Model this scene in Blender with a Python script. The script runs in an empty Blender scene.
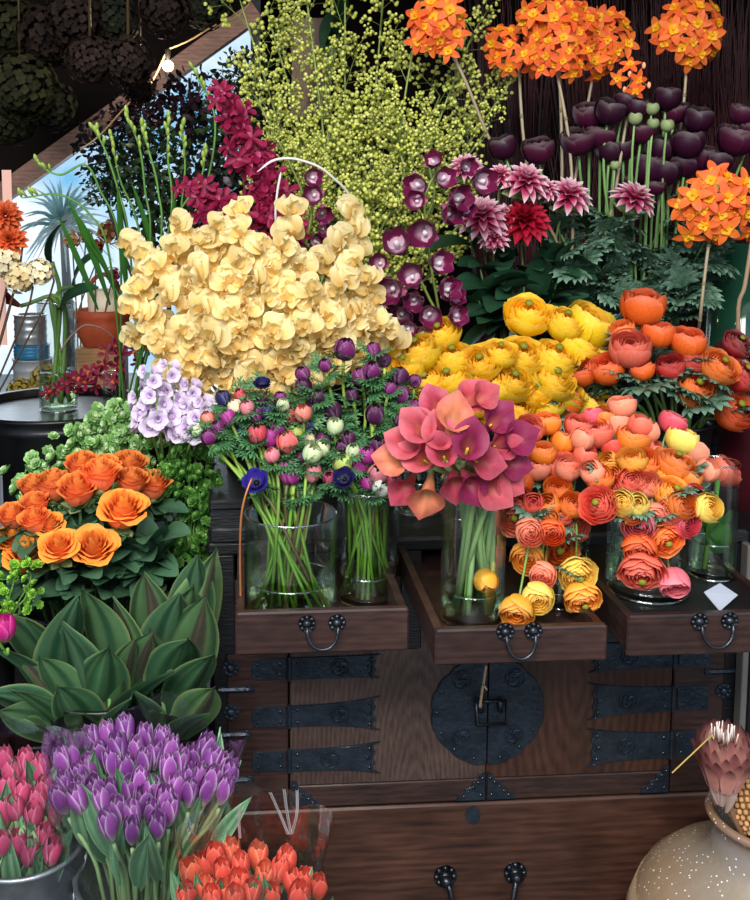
import bpy, math, random
from mathutils import Vector, Matrix
R = random.Random(11)
PI = math.pi
SC = bpy.context.scene
COL = SC.collection

# ------------------------------------------------------------------ camera
H = 1.62
FPX = 1000.0
YAW, PITCH = math.radians(4.0), math.radians(6.0)
CF = Vector((math.sin(YAW)*math.cos(PITCH), math.cos(YAW)*math.cos(PITCH), -math.sin(PITCH)))
CR = Vector((math.cos(YAW), -math.sin(YAW), 0))
CU = CR.cross(CF)
PX = 245 + FPX*math.tan(YAW)/math.cos(PITCH)
PY = 200 + FPX*CU.y/CF.y
CAM = Vector((0, 0, H))
cd = bpy.data.cameras.new('camera')
cam = bpy.data.objects.new('camera', cd)
COL.objects.link(cam)
cam.location = CAM
cam.rotation_euler = (PI/2-PITCH, 0, -YAW)
cd.sensor_fit = 'AUTO'
cd.sensor_width = 36
cd.lens = 36*FPX/900
cd.shift_x = (375-PX)/900
cd.shift_y = -(450-PY)/900
cd.clip_end = 100
SC.camera = cam

def at(px, py, Y):
    d = CF + CR*((px-PX)/FPX) + CU*((PY-py)/FPX)
    return CAM + d*(Y/d.y)

def proj(p):
    d = Vector(p)-CAM
    z = d.dot(CF)
    return PX+FPX*d.dot(CR)/z, PY-FPX*d.dot(CU)/z

def sz(px, Y):
    return px*Y/FPX

def zat(py, Y, px=300):
    return at(px, py, Y).z

# ------------------------------------------------------------------ colour
def lin(c):
    return c/12.92 if c <= .04045 else ((c+.055)/1.055)**2.4

def hx(h):
    h = h.lstrip('#')
    return tuple(lin(int(h[i:i+2], 16)/255) for i in (0, 2, 4))

def mix(a, b, t):
    t = max(0, min(1, t))
    return tuple(x+(y-x)*t for x, y in zip(a, b))

def vary(c, s=.1):
    k = 1+R.uniform(-s, s)
    return tuple(max(0, min(1, x*k)) for x in c)

# ------------------------------------------------------------------ materials
MAT = {}
def new_mat(name):
    m = bpy.data.materials.new(name)
    m.use_nodes = True
    nt = m.node_tree
    nt.nodes.clear()
    out = nt.nodes.new('ShaderNodeOutputMaterial')
    MAT[name] = m
    return m, nt, out

def N(nt, typ, **kw):
    n = nt.nodes.new(typ)
    for k, v in kw.items():
        if k in n.inputs:
            n.inputs[k].default_value = v
        else:
            setattr(n, k, v)
    return n

def plant_mat(name, rough, spec, transl, nscale=60, namp=.25):
    m, nt, out = new_mat(name)
    L = nt.links.new
    at_ = N(nt, 'ShaderNodeAttribute', attribute_name='Col')
    tc = N(nt, 'ShaderNodeTexCoord')
    nz = N(nt, 'ShaderNodeTexNoise', Scale=nscale*.12, Detail=4.0)
    L(tc.outputs['Object'], nz.inputs['Vector'])
    oi = N(nt, 'ShaderNodeObjectInfo')
    mr = N(nt, 'ShaderNodeMapRange')
    mr.inputs['To Min'].default_value = 1-namp
    mr.inputs['To Max'].default_value = 1+namp
    L(nz.outputs['Fac'], mr.inputs['Value'])
    mr2 = N(nt, 'ShaderNodeMapRange')
    mr2.inputs['To Min'].default_value = .88
    mr2.inputs['To Max'].default_value = 1.12
    L(oi.outputs['Random'], mr2.inputs['Value'])
    mu = N(nt, 'ShaderNodeMath', operation='MULTIPLY')
    L(mr.outputs[0], mu.inputs[0]); L(mr2.outputs[0], mu.inputs[1])
    hs = N(nt, 'ShaderNodeHueSaturation')
    L(at_.outputs['Color'], hs.inputs['Color'])
    L(mu.outputs[0], hs.inputs['Value'])
    p = N(nt, 'ShaderNodeBsdfPrincipled', Roughness=rough)
    p.inputs['Specular IOR Level'].default_value = spec
    L(hs.outputs[0], p.inputs['Base Color'])
    t = N(nt, 'ShaderNodeBsdfTranslucent')
    L(hs.outputs[0], t.inputs['Color'])
    mx = N(nt, 'ShaderNodeMixShader', Fac=transl)
    L(p.outputs[0], mx.inputs[1]); L(t.outputs[0], mx.inputs[2])
    L(mx.outputs[0], out.inputs['Surface'])
    return m

plant_mat('petal', .5, .25, .3)
plant_mat('leaf', .42, .4, .15)
plant_mat('airy', .5, .3, .65)
plant_mat('soft_petal', .6, .12, .5, 60, .12)
plant_mat('stem', .45, .4, .05)
plant_mat('berry', .3, .5, .05)
plant_mat('dried', .8, .1, .1)

def plain(name, col, rough=.5, metal=0., spec=.5, nscale=20, amp=.15, bump=0., bscale=60, emit=None, stretch=(1,1,1)):
    m, nt, out = new_mat(name)
    L = nt.links.new
    c = hx(col)
    tc = N(nt, 'ShaderNodeTexCoord')
    mp = N(nt, 'ShaderNodeMapping')
    mp.inputs['Scale'].default_value = stretch
    L(tc.outputs['Object'], mp.inputs['Vector'])
    nz = N(nt, 'ShaderNodeTexNoise', Scale=nscale, Detail=5.0)
    L(mp.outputs[0], nz.inputs['Vector'])
    cr = N(nt, 'ShaderNodeValToRGB')
    cr.color_ramp.elements[0].position = .3
    cr.color_ramp.elements[1].position = .7
    cr.color_ramp.elements[0].color = (*[x*(1-amp) for x in c], 1)
    cr.color_ramp.elements[1].color = (*[min(1, x*(1+amp)) for x in c], 1)
    L(nz.outputs['Fac'], cr.inputs[0])
    p = N(nt, 'ShaderNodeBsdfPrincipled', Roughness=rough, Metallic=metal)
    p.inputs['Specular IOR Level'].default_value = spec
    L(cr.outputs[0], p.inputs['Base Color'])
    if emit:
        p.inputs['Emission Color'].default_value = (*hx(emit[0]), 1)
        p.inputs['Emission Strength'].default_value = emit[1]
    if bump:
        n2 = N(nt, 'ShaderNodeTexNoise', Scale=bscale, Detail=6.0)
        L(mp.outputs[0], n2.inputs['Vector'])
        b = N(nt, 'ShaderNodeBump', Strength=bump, Distance=.01)
        L(n2.outputs['Fac'], b.inputs['Height'])
        L(b.outputs[0], p.inputs['Normal'])
    L(p.outputs[0], out.inputs['Surface'])
    return m

def wood(name, c1, c2, stretch, scale=3.0, rough=.4, distort=3.0, rings=False, c3=None, spec=.45, wv=.12):
    m, nt, out = new_mat(name)
    L = nt.links.new
    tc = N(nt, 'ShaderNodeTexCoord')
    mp = N(nt, 'ShaderNodeMapping')
    mp.inputs['Scale'].default_value = stretch
    L(tc.outputs['Object'], mp.inputs['Vector'])
    w = N(nt, 'ShaderNodeTexWave', Scale=scale, Distortion=distort, Detail=3.0)
    w.inputs['Detail Scale'].default_value = 1.2
    if rings:
        w.wave_type = 'RINGS'
        w.rings_direction = 'Y'
    else:
        w.bands_direction = 'Z'
    L(mp.outputs[0], w.inputs['Vector'])
    nz = N(nt, 'ShaderNodeTexNoise', Scale=scale*6, Detail=6.0)
    L(mp.outputs[0], nz.inputs['Vector'])
    n3 = N(nt, 'ShaderNodeTexNoise', Scale=5.0, Detail=3.0)
    L(tc.outputs['Object'], n3.inputs['Vector'])
    ad = N(nt, 'ShaderNodeMath', operation='MULTIPLY_ADD')
    ad.inputs[1].default_value = wv
    L(w.outputs['Fac'], ad.inputs[0])
    m2 = N(nt, 'ShaderNodeMath', operation='MULTIPLY')
    m2.inputs[1].default_value = 1-wv
    L(nz.outputs['Fac'], m2.inputs[0]); L(m2.outputs[0], ad.inputs[2])
    cr = N(nt, 'ShaderNodeValToRGB')
    cr.color_ramp.elements[0].position = .2
    cr.color_ramp.elements[1].position = .8
    cr.color_ramp.elements[0].color = (*hx(c1), 1)
    cr.color_ramp.elements[1].color = (*hx(c2), 1)
    L(ad.outputs[0], cr.inputs[0])
    mr = N(nt, 'ShaderNodeMapRange')
    mr.inputs['From Min'].default_value = .3
    mr.inputs['From Max'].default_value = .7
    mr.inputs['To Min'].default_value = .55
    mr.inputs['To Max'].default_value = 1.35
    L(n3.outputs['Fac'], mr.inputs['Value'])
    hs = N(nt, 'ShaderNodeHueSaturation')
    L(cr.outputs[0], hs.inputs['Color']); L(mr.outputs[0], hs.inputs['Value'])
    p = N(nt, 'ShaderNodeBsdfPrincipled', Roughness=rough)
    p.inputs['Specular IOR Level'].default_value = spec
    L(hs.outputs[0], p.inputs['Base Color'])
    b = N(nt, 'ShaderNodeBump', Strength=.12, Distance=.004)
    L(ad.outputs[0], b.inputs['Height']); L(b.outputs[0], p.inputs['Normal'])
    L(p.outputs[0], out.inputs['Surface'])
    return m

def clear(name, tint, rough=.02, base=.03, edge=.55, bump=0., bscale=30, glcol=(1, 1, 1)):
    """thin clear material: transparent body with a fresnel-weighted gloss"""
    m, nt, out = new_mat(name)
    L = nt.links.new
    tr = N(nt, 'ShaderNodeBsdfTransparent')
    tr.inputs['Color'].default_value = (*tint, 1)
    gl = N(nt, 'ShaderNodeBsdfGlossy', Roughness=rough)
    gl.inputs['Color'].default_value = (*glcol, 1)
    lw = N(nt, 'ShaderNodeLayerWeight', Blend=.35)
    mr = N(nt, 'ShaderNodeMapRange')
    mr.inputs['To Min'].default_value = base
    mr.inputs['To Max'].default_value = edge
    L(lw.outputs['Fresnel'], mr.inputs['Value'])
    if bump:
        tc = N(nt, 'ShaderNodeTexCoord')
        n2 = N(nt, 'ShaderNodeTexNoise', Scale=bscale, Detail=3.0)
        L(tc.outputs['Object'], n2.inputs['Vector'])
        b = N(nt, 'ShaderNodeBump', Strength=bump, Distance=.02)
        L(n2.outputs['Fac'], b.inputs['Height'])
        L(b.outputs[0], gl.inputs['Normal']); L(b.outputs[0], lw.inputs['Normal'])
    mx = N(nt, 'ShaderNodeMixShader')
    L(mr.outputs[0], mx.inputs[0]); L(tr.outputs[0], mx.inputs[1]); L(gl.outputs[0], mx.inputs[2])
    L(mx.outputs[0], out.inputs['Surface'])
    return m

clear('glass', (.965, .985, .975), .02, .025, .38)
clear('highlight_streak', (.92, .94, .95), .55, .35, .8)
clear('glass_rim', (.8, .88, .85), .05, .35, .9)
clear('water', (.84, .92, .79), .02, .02, .3)
clear('film', (.97, .975, .98), .1, .035, .4, .3, 14)
clear('pane', (.93, .97, 1.0), .02, .02, .4)
wood('wood_dark', '1a1110', '46312c', (1.2, 2, 9), 2.5, .36)
wood('wood_drawer', '19100f', '422c27', (1.2, 2, 9), 2.5, .34)
wood('wood_red', '22130e', '58392d', (.8, 2, 8), 2.0, .36, 5)
wood('wood_door', '33241f', '5e4a43', (6.2, 1, 1.35), 5.2, .42, .9, True, wv=.2)
wood('wood_door_brown', '26150f', '4c2e23', (2.6, 1, .8), 7.0, .42, 2.5, True, wv=.25)
wood('wood_pale', '8a6038', 'c79a63', (1, 1, 6), 4.0, .55)
wood('wood_beam', '8a604e', 'd0a08c', (1, 1, 5), 4.0, .6)
plain('iron', '2c3540', .33, .5, .5, 25, .35, .3, 90)
plain('iron_bright', '3a3c42', .3, .85, .5, 40, .3, .15, 120)
plain('black_wood', '0e0e11', .45, 0, .5, 12, .4, .2, 40, None, (1, 1, 6))
plain('black_plastic', '141416', .4, 0, .5)
plain('black_metal', '17181b', .32, .4, .5, 8, .5, .1, 30)
plain('zinc', '8f959b', .4, .7, .5, 30, .25, .1, 60)
plain('tin', 'b9bcc0', .3, .7, .5, 12, .2, .1, 40)
plain('blue_tin', '2a6f96', .4, .1, .5)
plain('pail', 'a3a9ae', .5, .2, .5)
plain('terracotta', 'a84a2c', .6, 0, .3, 15, .2, .15, 60)
plain('cream_ceramic', 'dccdb4', .5, 0, .4)
plain('card', '9a9eaa', .6, 0, .3, 5, .03)
plain('pink_paper', 'd9a99a', .7, 0, .2, 5, .05)
plain('plaster_dark', '231c1a', .9, 0, .1, 6, .4, .3, 30)
plain('wall_light', '5d5a58', .9, 0, .1, 6, .3)
plain('ceiling_dark', '191413', .9, 0, .1, 4, .4)
plain('floor_stone', '4a4644', .6, 0, .3, 8, .3, .2, 30)
plain('copper', 'a5673f', .4, .5, .5)
plain('dark_water', '0a0c0e', .3, 0, .2, 6, .3, .1, 25)
plain('cord', '1a1a1a', .6)
plain('tan_cord', 'b09070', .7, 0, .2, 60, .3)
plain('bulb_glow', 'fff0d8', .4, 0, .5, 5, .02, 0, 60, ('ffd9a0', 14.0))
plain('green_glass', '1f4634', .08, 0, .6, 5, .1)
plain('burgundy', '4a101c', .5, 0, .4)
plain('taupe', '7d6c62', .85, 0, .1)
plain('grey_trim', '6f6a66', .55, .1, .4, 10, .2, 0, 60, None, (1, 1, .1))
plain('white_paint', 'cfd6da', .5, 0, .4, 5, .05)

# ceramic jar with grains
m, nt, out = new_mat('jar_clay')
L = nt.links.new
tc = N(nt, 'ShaderNodeTexCoord')
gz = N(nt, 'ShaderNodeSeparateXYZ'); L(tc.outputs['Object'], gz.inputs[0])
nz = N(nt, 'ShaderNodeTexNoise', Scale=5.0, Detail=6.0); L(tc.outputs['Object'], nz.inputs['Vector'])
a1 = N(nt, 'ShaderNodeMath', operation='MULTIPLY_ADD'); a1.inputs[1].default_value = .22
L(nz.outputs['Fac'], a1.inputs[0]); L(gz.outputs['Z'], a1.inputs[2])
cr = N(nt, 'ShaderNodeValToRGB')
e = cr.color_ramp.elements
e[0].position, e[0].color = .42, (*hx('93795f'), 1)
e[1].position, e[1].color = .615, (*hx('a06c52'), 1)
for pos, cc in ((.47, '8f7f6e'), (.53, '857c76'), (.575, '85654f')):
    k = e.new(pos); k.color = (*hx(cc), 1)
L(a1.outputs[0], cr.inputs[0])
vo = N(nt, 'ShaderNodeTexVoronoi', Scale=120.0); L(tc.outputs['Object'], vo.inputs['Vector'])
lt = N(nt, 'ShaderNodeMath', operation='LESS_THAN'); lt.inputs[1].default_value = .2
L(vo.outputs['Distance'], lt.inputs[0])
vc = N(nt, 'ShaderNodeSeparateXYZ'); L(vo.outputs['Color'], vc.inputs[0])
l2 = N(nt, 'ShaderNodeMath', operation='GREATER_THAN'); l2.inputs[1].default_value = .55
L(vc.outputs[0], l2.inputs[0])
ml = N(nt, 'ShaderNodeMath', operation='MULTIPLY'); L(lt.outputs[0], ml.inputs[0]); L(l2.outputs[0], ml.inputs[1])
mc = N(nt, 'ShaderNodeMix', data_type='RGBA')
L(ml.outputs[0], mc.inputs['Factor']); L(cr.outputs[0], mc.inputs['A']); mc.inputs['B'].default_value = (*hx('efe9dd'), 1)
p = N(nt, 'ShaderNodeBsdfPrincipled', Roughness=.5)
L(mc.outputs['Result'], p.inputs['Base Color'])
b = N(nt, 'ShaderNodeBump', Strength=.35, Distance=.006)
n4 = N(nt, 'ShaderNodeTexNoise', Scale=35.0, Detail=6.0); L(tc.outputs['Object'], n4.inputs['Vector'])
L(n4.outputs['Fac'], b.inputs['Height']); L(b.outputs[0], p.inputs['Normal'])
L(p.outputs[0], out.inputs['Surface'])

# ------------------------------------------------------------------ mesh builder
class MB:
    def __init__(s):
        s.v, s.f, s.c, s.mi = [], [], [], []
        s.mats = []
        s.cm = 0
        s.col = (.5, .5, .5)
    def mat(s, name):
        if name not in s.mats:
            s.mats.append(name)
        s.cm = s.mats.index(name)
        return s
    def vert(s, p, c=None):
        s.v.append((p[0], p[1], p[2])); s.c.append(c or s.col)
        return len(s.v)-1
    def face(s, *ids):
        s.f.append(ids); s.mi.append(s.cm)
    def grid(s, rows, cols=None, close=False):
        idx = []
        for i, r in enumerate(rows):
            idx.append([s.vert(p, cols[i][j] if cols else None) for j, p in enumerate(r)])
        n = len(rows[0])
        for i in range(len(rows)-1):
            for j in range(n if close else n-1):
                k = (j+1) % n
                s.face(idx[i][j], idx[i][k], idx[i+1][k], idx[i+1][j])
        return idx
    def tube(s, pts, rads, sides=6, c0=None, c1=None, cap=True):
        pts = [Vector(p) for p in pts]
        n = len(pts)
        if not isinstance(rads, (list, tuple)):
            rads = [rads]*n
        rows, cols = [], []
        ref = None
        for i in range(n):
            t = (pts[min(i+1, n-1)]-pts[max(i-1, 0)])
            if t.length < 1e-9:
                t = Vector((0, 0, 1))
            t.normalize()
            if ref is None:
                ref = Vector((1, 0, 0)) if abs(t.x) < .9 else Vector((0, 1, 0))
            a = (ref-t*ref.dot(t)).normalized()
            b_ = t.cross(a)
            ref = a
            rows.append([pts[i]+(a*math.cos(2*PI*k/sides)+b_*math.sin(2*PI*k/sides))*rads[i] for k in range(sides)])
            c = mix(c0 or s.col, c1 or c0 or s.col, i/max(1, n-1))
            cols.append([c]*sides)
        idx = s.grid(rows, cols, True)
        if cap:
            s.face(*reversed(idx[0])); s.face(*idx[-1])
    def lathe(s, prof, seg=32, cx=0, cy=0, cap0=False, cap1=False, sx=1, sy=1):
        rows = [[(cx+r*sx*math.cos(2*PI*k/seg), cy+r*sy*math.sin(2*PI*k/seg), z) for k in range(seg)] for r, z in prof]
        idx = s.grid(rows, None, True)
        if cap0: s.face(*reversed(idx[0]))
        if cap1: s.face(*idx[-1])
    def box(s, a, b_, bev=0.0):
        x0, y0, z0 = [min(a[i], b_[i]) for i in range(3)]
        x1, y1, z1 = [max(a[i], b_[i]) for i in range(3)]
        bev = min(bev, (x1-x0)*.45, (y1-y0)*.45, (z1-z0)*.45)
        if bev <= 0:
            i = [s.vert(p) for p in ((x0,y0,z0),(x1,y0,z0),(x1,y1,z0),(x0,y1,z0),(x0,y0,z1),(x1,y0,z1),(x1,y1,z1),(x0,y1,z1))]
            for q in ((3,2,1,0),(4,5,6,7),(0,1,5,4),(1,2,6,5),(2,3,7,6),(3,0,4,7)):
                s.face(*[i[k] for k in q])
            return
        def ring(z, m):
            return [(x0+m+bev,y0+m,z),(x1-m-bev,y0+m,z),(x1-m,y0+m+bev,z),(x1-m,y1-m-bev,z),(x1-m-bev,y1-m,z),(x0+m+bev,y1-m,z),(x0+m,y1-m-bev,z),(x0+m,y0+m+bev,z)]
        rows = [ring(z0, bev), ring(z0+bev, 0), ring(z1-bev, 0), ring(z1, bev)]
        idx = s.grid(rows, None, True)
        s.face(*reversed(idx[0])); s.face(*idx[-1])
    def prism(s, poly, y0, y1, bev=0.0):
        """polygon in the x-z plane (counter-clockwise seen from -y) between y0 (front) and y1"""
        n = len(poly)
        cx = sum(p[0] for p in poly)/n; cz = sum(p[1] for p in poly)/n
        def ins(p):
            d = math.hypot(p[0]-cx, p[1]-cz) or 1
            k = 1-bev/d
            return (cx+(p[0]-cx)*k, cz+(p[1]-cz)*k)
        rows = []
        if bev:
            rows.append([(ins(p)[0], y0, ins(p)[1]) for p in poly])
            rows.append([(p[0], y0+bev, p[1]) for p in poly])
        else:
            rows.append([(p[0], y0, p[1]) for p in poly])
        rows.append([(p[0], y1, p[1]) for p in poly])
        idx = s.grid(rows, None, True)
        s.face(*idx[0]); s.face(*reversed(idx[-1]))
    def ball(s, c, r, n=6, m=4, squash=(1, 1, 1), col=None):
        rows = []
        for i in range(m+1):
            a = -PI/2+PI*i/m
            rr = max(1e-4, math.cos(a))
            rows.append([(c[0]+r*squash[0]*rr*math.cos(2*PI*k/n), c[1]+r*squash[1]*rr*math.sin(2*PI*k/n), c[2]+r*squash[2]*math.sin(a)) for k in range(n)])
        s.grid(rows, [[col or s.col]*n for _ in rows], True)
    def mesh(s, name, smooth=True):
        me = bpy.data.meshes.new(name)
        me.from_pydata(s.v, [], s.f)
        for k in s.mats or ['petal']:
            me.materials.append(MAT[k])
        me.polygons.foreach_set('material_index', s.mi)
        if smooth:
            me.polygons.foreach_set('use_smooth', [True]*len(s.f))
        ca = me.color_attributes.new('Col', 'FLOAT_COLOR', 'POINT')
        ca.data.foreach_set('color', [x for c in s.c for x in (c[0], c[1], c[2], 1.0)])
        me.update()
        return me

def link(name, me, parent=None, loc=(0, 0, 0), rot=None, scale=1):
    o = bpy.data.objects.new(name, me)
    COL.objects.link(o)
    o.location = loc
    if rot is not None:
        o.rotation_mode = 'QUATERNION'
        o.rotation_quaternion = rot
    if isinstance(scale, (int, float)):
        scale = (scale,)*3
    o.scale = scale
    if parent is not None:
        o.parent = parent
    return o

def tag(o, label=None, cat=None, group=None, kind=None):
    if label: o['label'] = label
    if cat: o['category'] = cat
    if group: o['group'] = group
    if kind: o['kind'] = kind
    return o

def thing(name, loc, label=None, cat=None, group=None):
    o = bpy.data.objects.new(name, None)
    COL.objects.link(o)
    o.location = loc
    o.empty_display_size = .05
    return tag(o, label, cat, group)

def struct(name, mb, smooth=False):
    o = link(name, mb.mesh(name, smooth))
    o['kind'] = 'structure'
    return o

def solo(name, mb, label, cat, group=None, smooth=True, origin=(0, 0, 0)):
    o = link(name, mb.mesh(name, smooth), None, origin)
    return tag(o, label, cat, group)

def quat(axis, twist=None):
    q = Vector(axis).normalized().to_track_quat('Z', 'Y')
    from mathutils import Quaternion
    return q @ Quaternion((0, 0, 1), R.uniform(0, 2*PI) if twist is None else twist)

def bez(p0, p1, p2, p3, n=12):
    out_ = []
    for i in range(n+1):
        t = i/n; u = 1-t
        out_.append(p0*(u*u*u)+p1*(3*u*u*t)+p2*(3*u*t*t)+p3*(t*t*t))
    return out_

def catmull(P, n=6):
    P = [Vector(p) for p in P]
    Q = [P[0]*2-P[1]]+P+[P[-1]*2-P[-2]]
    o = []
    for i in range(1, len(Q)-2):
        a, b_, c, d = Q[i-1:i+3]
        for k in range(n):
            t = k/n
            o.append(.5*((2*b_)+(c-a)*t+(2*a-5*b_+4*c-d)*t*t+(3*b_-a-3*c+d)*t**3))
    o.append(P[-1])
    return o

# ------------------------------------------------------------------ petals
def lens(v):
    return max(.02, math.sin(PI*min(1, .06+v*.94))**.75)
def ovate(v):
    return max(.03, (math.sin(PI*(v**.8)*.97+.05))**.6)
def spoon(v):
    return max(.04, .25+.75*math.sin(PI*.5*min(1, v*1.3)))*(1 if v < .8 else max(.25, math.sqrt(max(0, 1-((v-.8)/.21)**2))))

def petal(mb, M, Ln, W, a0, a1, prof=lens, cup=0., colf=None, nu=4, nv=6, ruf=0., rf=5, ph=0., z0=0., x0=0., fold=0.):
    rows, cols = [], []
    x, z = x0, z0
    for i in range(nv+1):
        v = i/nv
        a = a0+(a1-a0)*v
        if i:
            x += math.cos(a)*Ln/nv; z += math.sin(a)*Ln/nv
        nx, nz_ = -math.sin(a), math.cos(a)
        w = W*prof(v)
        r, c = [], []
        for j in range(nu+1):
            u = -1+2*j/nu
            h = cup*w*u*u + fold*w*abs(u) + ruf*math.sin(ph+u*rf+v*3)*v*v
            r.append(M @ Vector((x+nx*h, u*w, z+nz_*h)))
            c.append(colf(u, v) if colf else mb.col)
        rows.append(r); cols.append(c)
    mb.grid(rows, cols)

def rz(a):
    return Matrix.Rotation(a, 4, 'Z')

def rev(mb, az, half, rzf, wprof, colf, nu=5, nv=6, ruf=0., sag=.2, spiral=.05, ph=0., dz=0., jr=0.):
    """petal wrapped round an axis: rzf(v)->(r,z)"""
    rows, cols = [], []
    for i in range(nv+1):
        v = i/nv
        r_, c_ = [], []
        for j in range(nu+1):
            u = -1+2*j/nu
            vv = v*(1-sag*u*u*v)
            r, z = rzf(vv)
            th = az+u*half*wprof(v)
            r = r*(1+spiral*u)+ruf*math.sin(ph+u*6)*v*v
            z = z+ruf*.8*math.cos(ph*1.7+u*5)*v*v+dz
            r_.append((r*math.cos(th), r*math.sin(th), z))
            c_.append(colf(u, v))
        rows.append(r_); cols.append(c_)
    mb.grid(rows, cols)

def flat1(v): return .55+.45*math.sin(PI*min(1., v*.75))
def tipw(v): return max(.03, min(1, .55+v)*math.sqrt(max(0.002, 1-v**3.2)))

def m_ranunculus(c_out, c_in, opn=.3, ruf=.02, layers=6, centre=None):
    """nested cups; opn 0 = closed bud, 1 = wide open"""
    mb = MB().mat('petal')
    for k in range(layers):
        t = k/(layers-1)
        Rk = 1-.78*t
        lat1 = (-.05+ (1-opn)*.95)*(1-t)+1.15*t
        lat1 += R.uniform(-.06, .06)
        lat0 = -1.45
        n = 4 if k < layers-1 else 3
        fl = opn*.22*(1-t)
        def f(v, Rk=Rk, lat1=lat1, fl=fl, t=t):
            la = lat0+(lat1-lat0)*v
            r = Rk*max(.02, math.cos(la))+fl*max(0, v-.6)*1.6
            return r, Rk*1.02*math.sin(la)+.06*t
        a = R.uniform(0, 6.28)
        cc = mix(c_out, c_in, t*.9)
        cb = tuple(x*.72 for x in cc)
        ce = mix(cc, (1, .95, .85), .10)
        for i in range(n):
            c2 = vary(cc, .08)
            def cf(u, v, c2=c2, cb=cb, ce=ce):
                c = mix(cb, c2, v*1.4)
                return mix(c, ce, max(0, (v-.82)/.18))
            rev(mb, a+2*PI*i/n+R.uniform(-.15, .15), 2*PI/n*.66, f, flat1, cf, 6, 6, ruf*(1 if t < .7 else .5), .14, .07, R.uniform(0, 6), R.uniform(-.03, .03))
    if centre:
        mb.ball((0, 0, .55), .2, 8, 4, (1, 1, .6), centre)
    return mb.mesh('ranunculus_bloom')

def m_tulip(c, cedge, cbase, opn=.0, Hh=2.4):
    mb = MB().mat('petal')
    for k in range(2):
        rr = 1-.12*k
        def f(v, rr=rr):
            r = rr*(math.sin(PI*(.1+(.74-.25*opn)*v))**.8)
            return r, Hh*v*(1-.03*k)
        for i in range(3):
            c2 = vary(c, .1)
            def cf(u, v, c2=c2):
                x = mix(cbase, c2, v*3.2)
                return mix(x, cedge, max(0, abs(u)**6*.9, (v-.85)*4)*.9)
            rev(mb, k*PI/3+i*2*PI/3+R.uniform(-.1, .1), 1.05, f, tipw, cf, 6, 8, .04, .05, .05, R.uniform(0, 6))
    return mb.mesh('tulip_bloom')

def m_bud(c, cedge, squash=1.15, n=6):
    mb = MB().mat('petal')
    for k in range(2):
        def f(v, k=k):
            la = -1.4+2.65*v
            return (1-.1*k)*max(.03, math.cos(la)), squash*math.sin(la)*(1-.05*k)
        for i in range(n//2):
            c2 = vary(c, .14)
            def cf(u, v, c2=c2):
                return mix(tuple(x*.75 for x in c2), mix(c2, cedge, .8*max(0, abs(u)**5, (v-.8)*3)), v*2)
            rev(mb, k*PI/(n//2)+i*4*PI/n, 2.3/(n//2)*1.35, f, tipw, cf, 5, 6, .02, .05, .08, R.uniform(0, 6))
    return mb.mesh('bud_bloom')

def m_anemone(c, cc):
    mb = MB().mat('petal')
    for k in range(2):
        for i in range(5):
            c2 = vary(c, .12)
            petal(mb, rz(i*2*PI/5+k*PI/5), 1.0, .45, .35+.35*k, .8+.4*k, spoon, .25, lambda u, v, c2=c2: mix(mix(c2, (.9, .85, .9), .25), c2, v*2.5), 4, 5, .03, 5, R.uniform(0, 6), 0, .1)
    mb.ball((0, 0, .18), .2, 8, 5, (1, 1, .7), cc)
    for i in range(14):
        a = i*2*PI/14
        mb.tube([(0.1*math.cos(a), .1*math.sin(a), .1), (.32*math.cos(a), .32*math.sin(a), .32)], .02, 3, cc)
    return mb.mesh('anemone_bloom')

def m_rose(c, cedge, opn=.4):
    mb = MB().mat('petal')
    layers = 6
    for k in range(layers):
        t = k/(layers-1)
        R0 = .95-.72*t
        top = .95+.25*t-.15*opn*(1-t)
        fl = (1-t)*(.25+.55*opn)
        def f(v, R0=R0, top=top, fl=fl):
            r = R0*(.3+.62*math.sin(min(1, v*1.25)*PI/2)**.8)
            z = top*v*1.5
            if v > .68:
                q = (v-.68)/.32
                r += fl*q*q*.7
                z -= fl*q*q*.5
            return r, z-.35
        n = 3 if t > .7 else 4
        a = R.uniform(0, 6)
        for i in range(n):
            c2 = vary(mix(c, tuple(x*.85 for x in c), t), .08)
            def cf(u, v, c2=c2):
                x = mix(mix((.55, .6, .2), c2, .5), c2, v*2.2)
                return mix(x, cedge, max(0, (v-.62)*2.0))
            rev(mb, a+2*PI*i/n, 2*PI/n*.62, f, flat1, cf, 6, 9, .045, .16, .07, R.uniform(0, 6), R.uniform(-.04, .04))
    return mb.mesh('rose_bloom')

def m_calla(c, cthroat, ctip):
    mb = MB().mat('petal')
    rows, cols = [], []
    nv, nu = 12, 18
    for i in range(nv+1):
        v = i/nv
        r_, c_ = [], []
        for j in range(nu+1):
            th = -PI*1.12+2.24*PI*j/nu
            k = math.cos(th/2)
            Lr = .55+.45*max(0, k)**2+.15*math.exp(-(th/.35)**2)
            s = v*Lr
            r = .045+.19*(v**1.05)*(1+.08*th/PI)
            fl = max(0, v-.62)/.38
            r += fl*fl*(.14+.06*max(0, k))
            z = s - fl*fl*.10
            wob = .012*math.sin(th*3+1)*v
            r_.append((r*math.cos(th)*(1-.12*fl), r*math.sin(th), z+wob))
            cq = vary(mix(cthroat, c_base(c, th), v*1.7-.1), .03); sk = .86+.14*math.sin(th*11+1)*v+.1*v; cq = tuple(min(1, x*sk) for x in cq)  # shading painted into the colour: vein streaks, darker towards the base
            c_.append(mix(cq, ctip, max(0, fl-.4)*.9*max(0, k)))
        rows.append(r_); cols.append(c_)
    mb.grid(rows, cols)
    return mb.mesh('calla_spathe')
def c_base(c, th):
    return mix(c, tuple(min(1, x*1.15) for x in c), .5+.5*math.sin(th*2))
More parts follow.
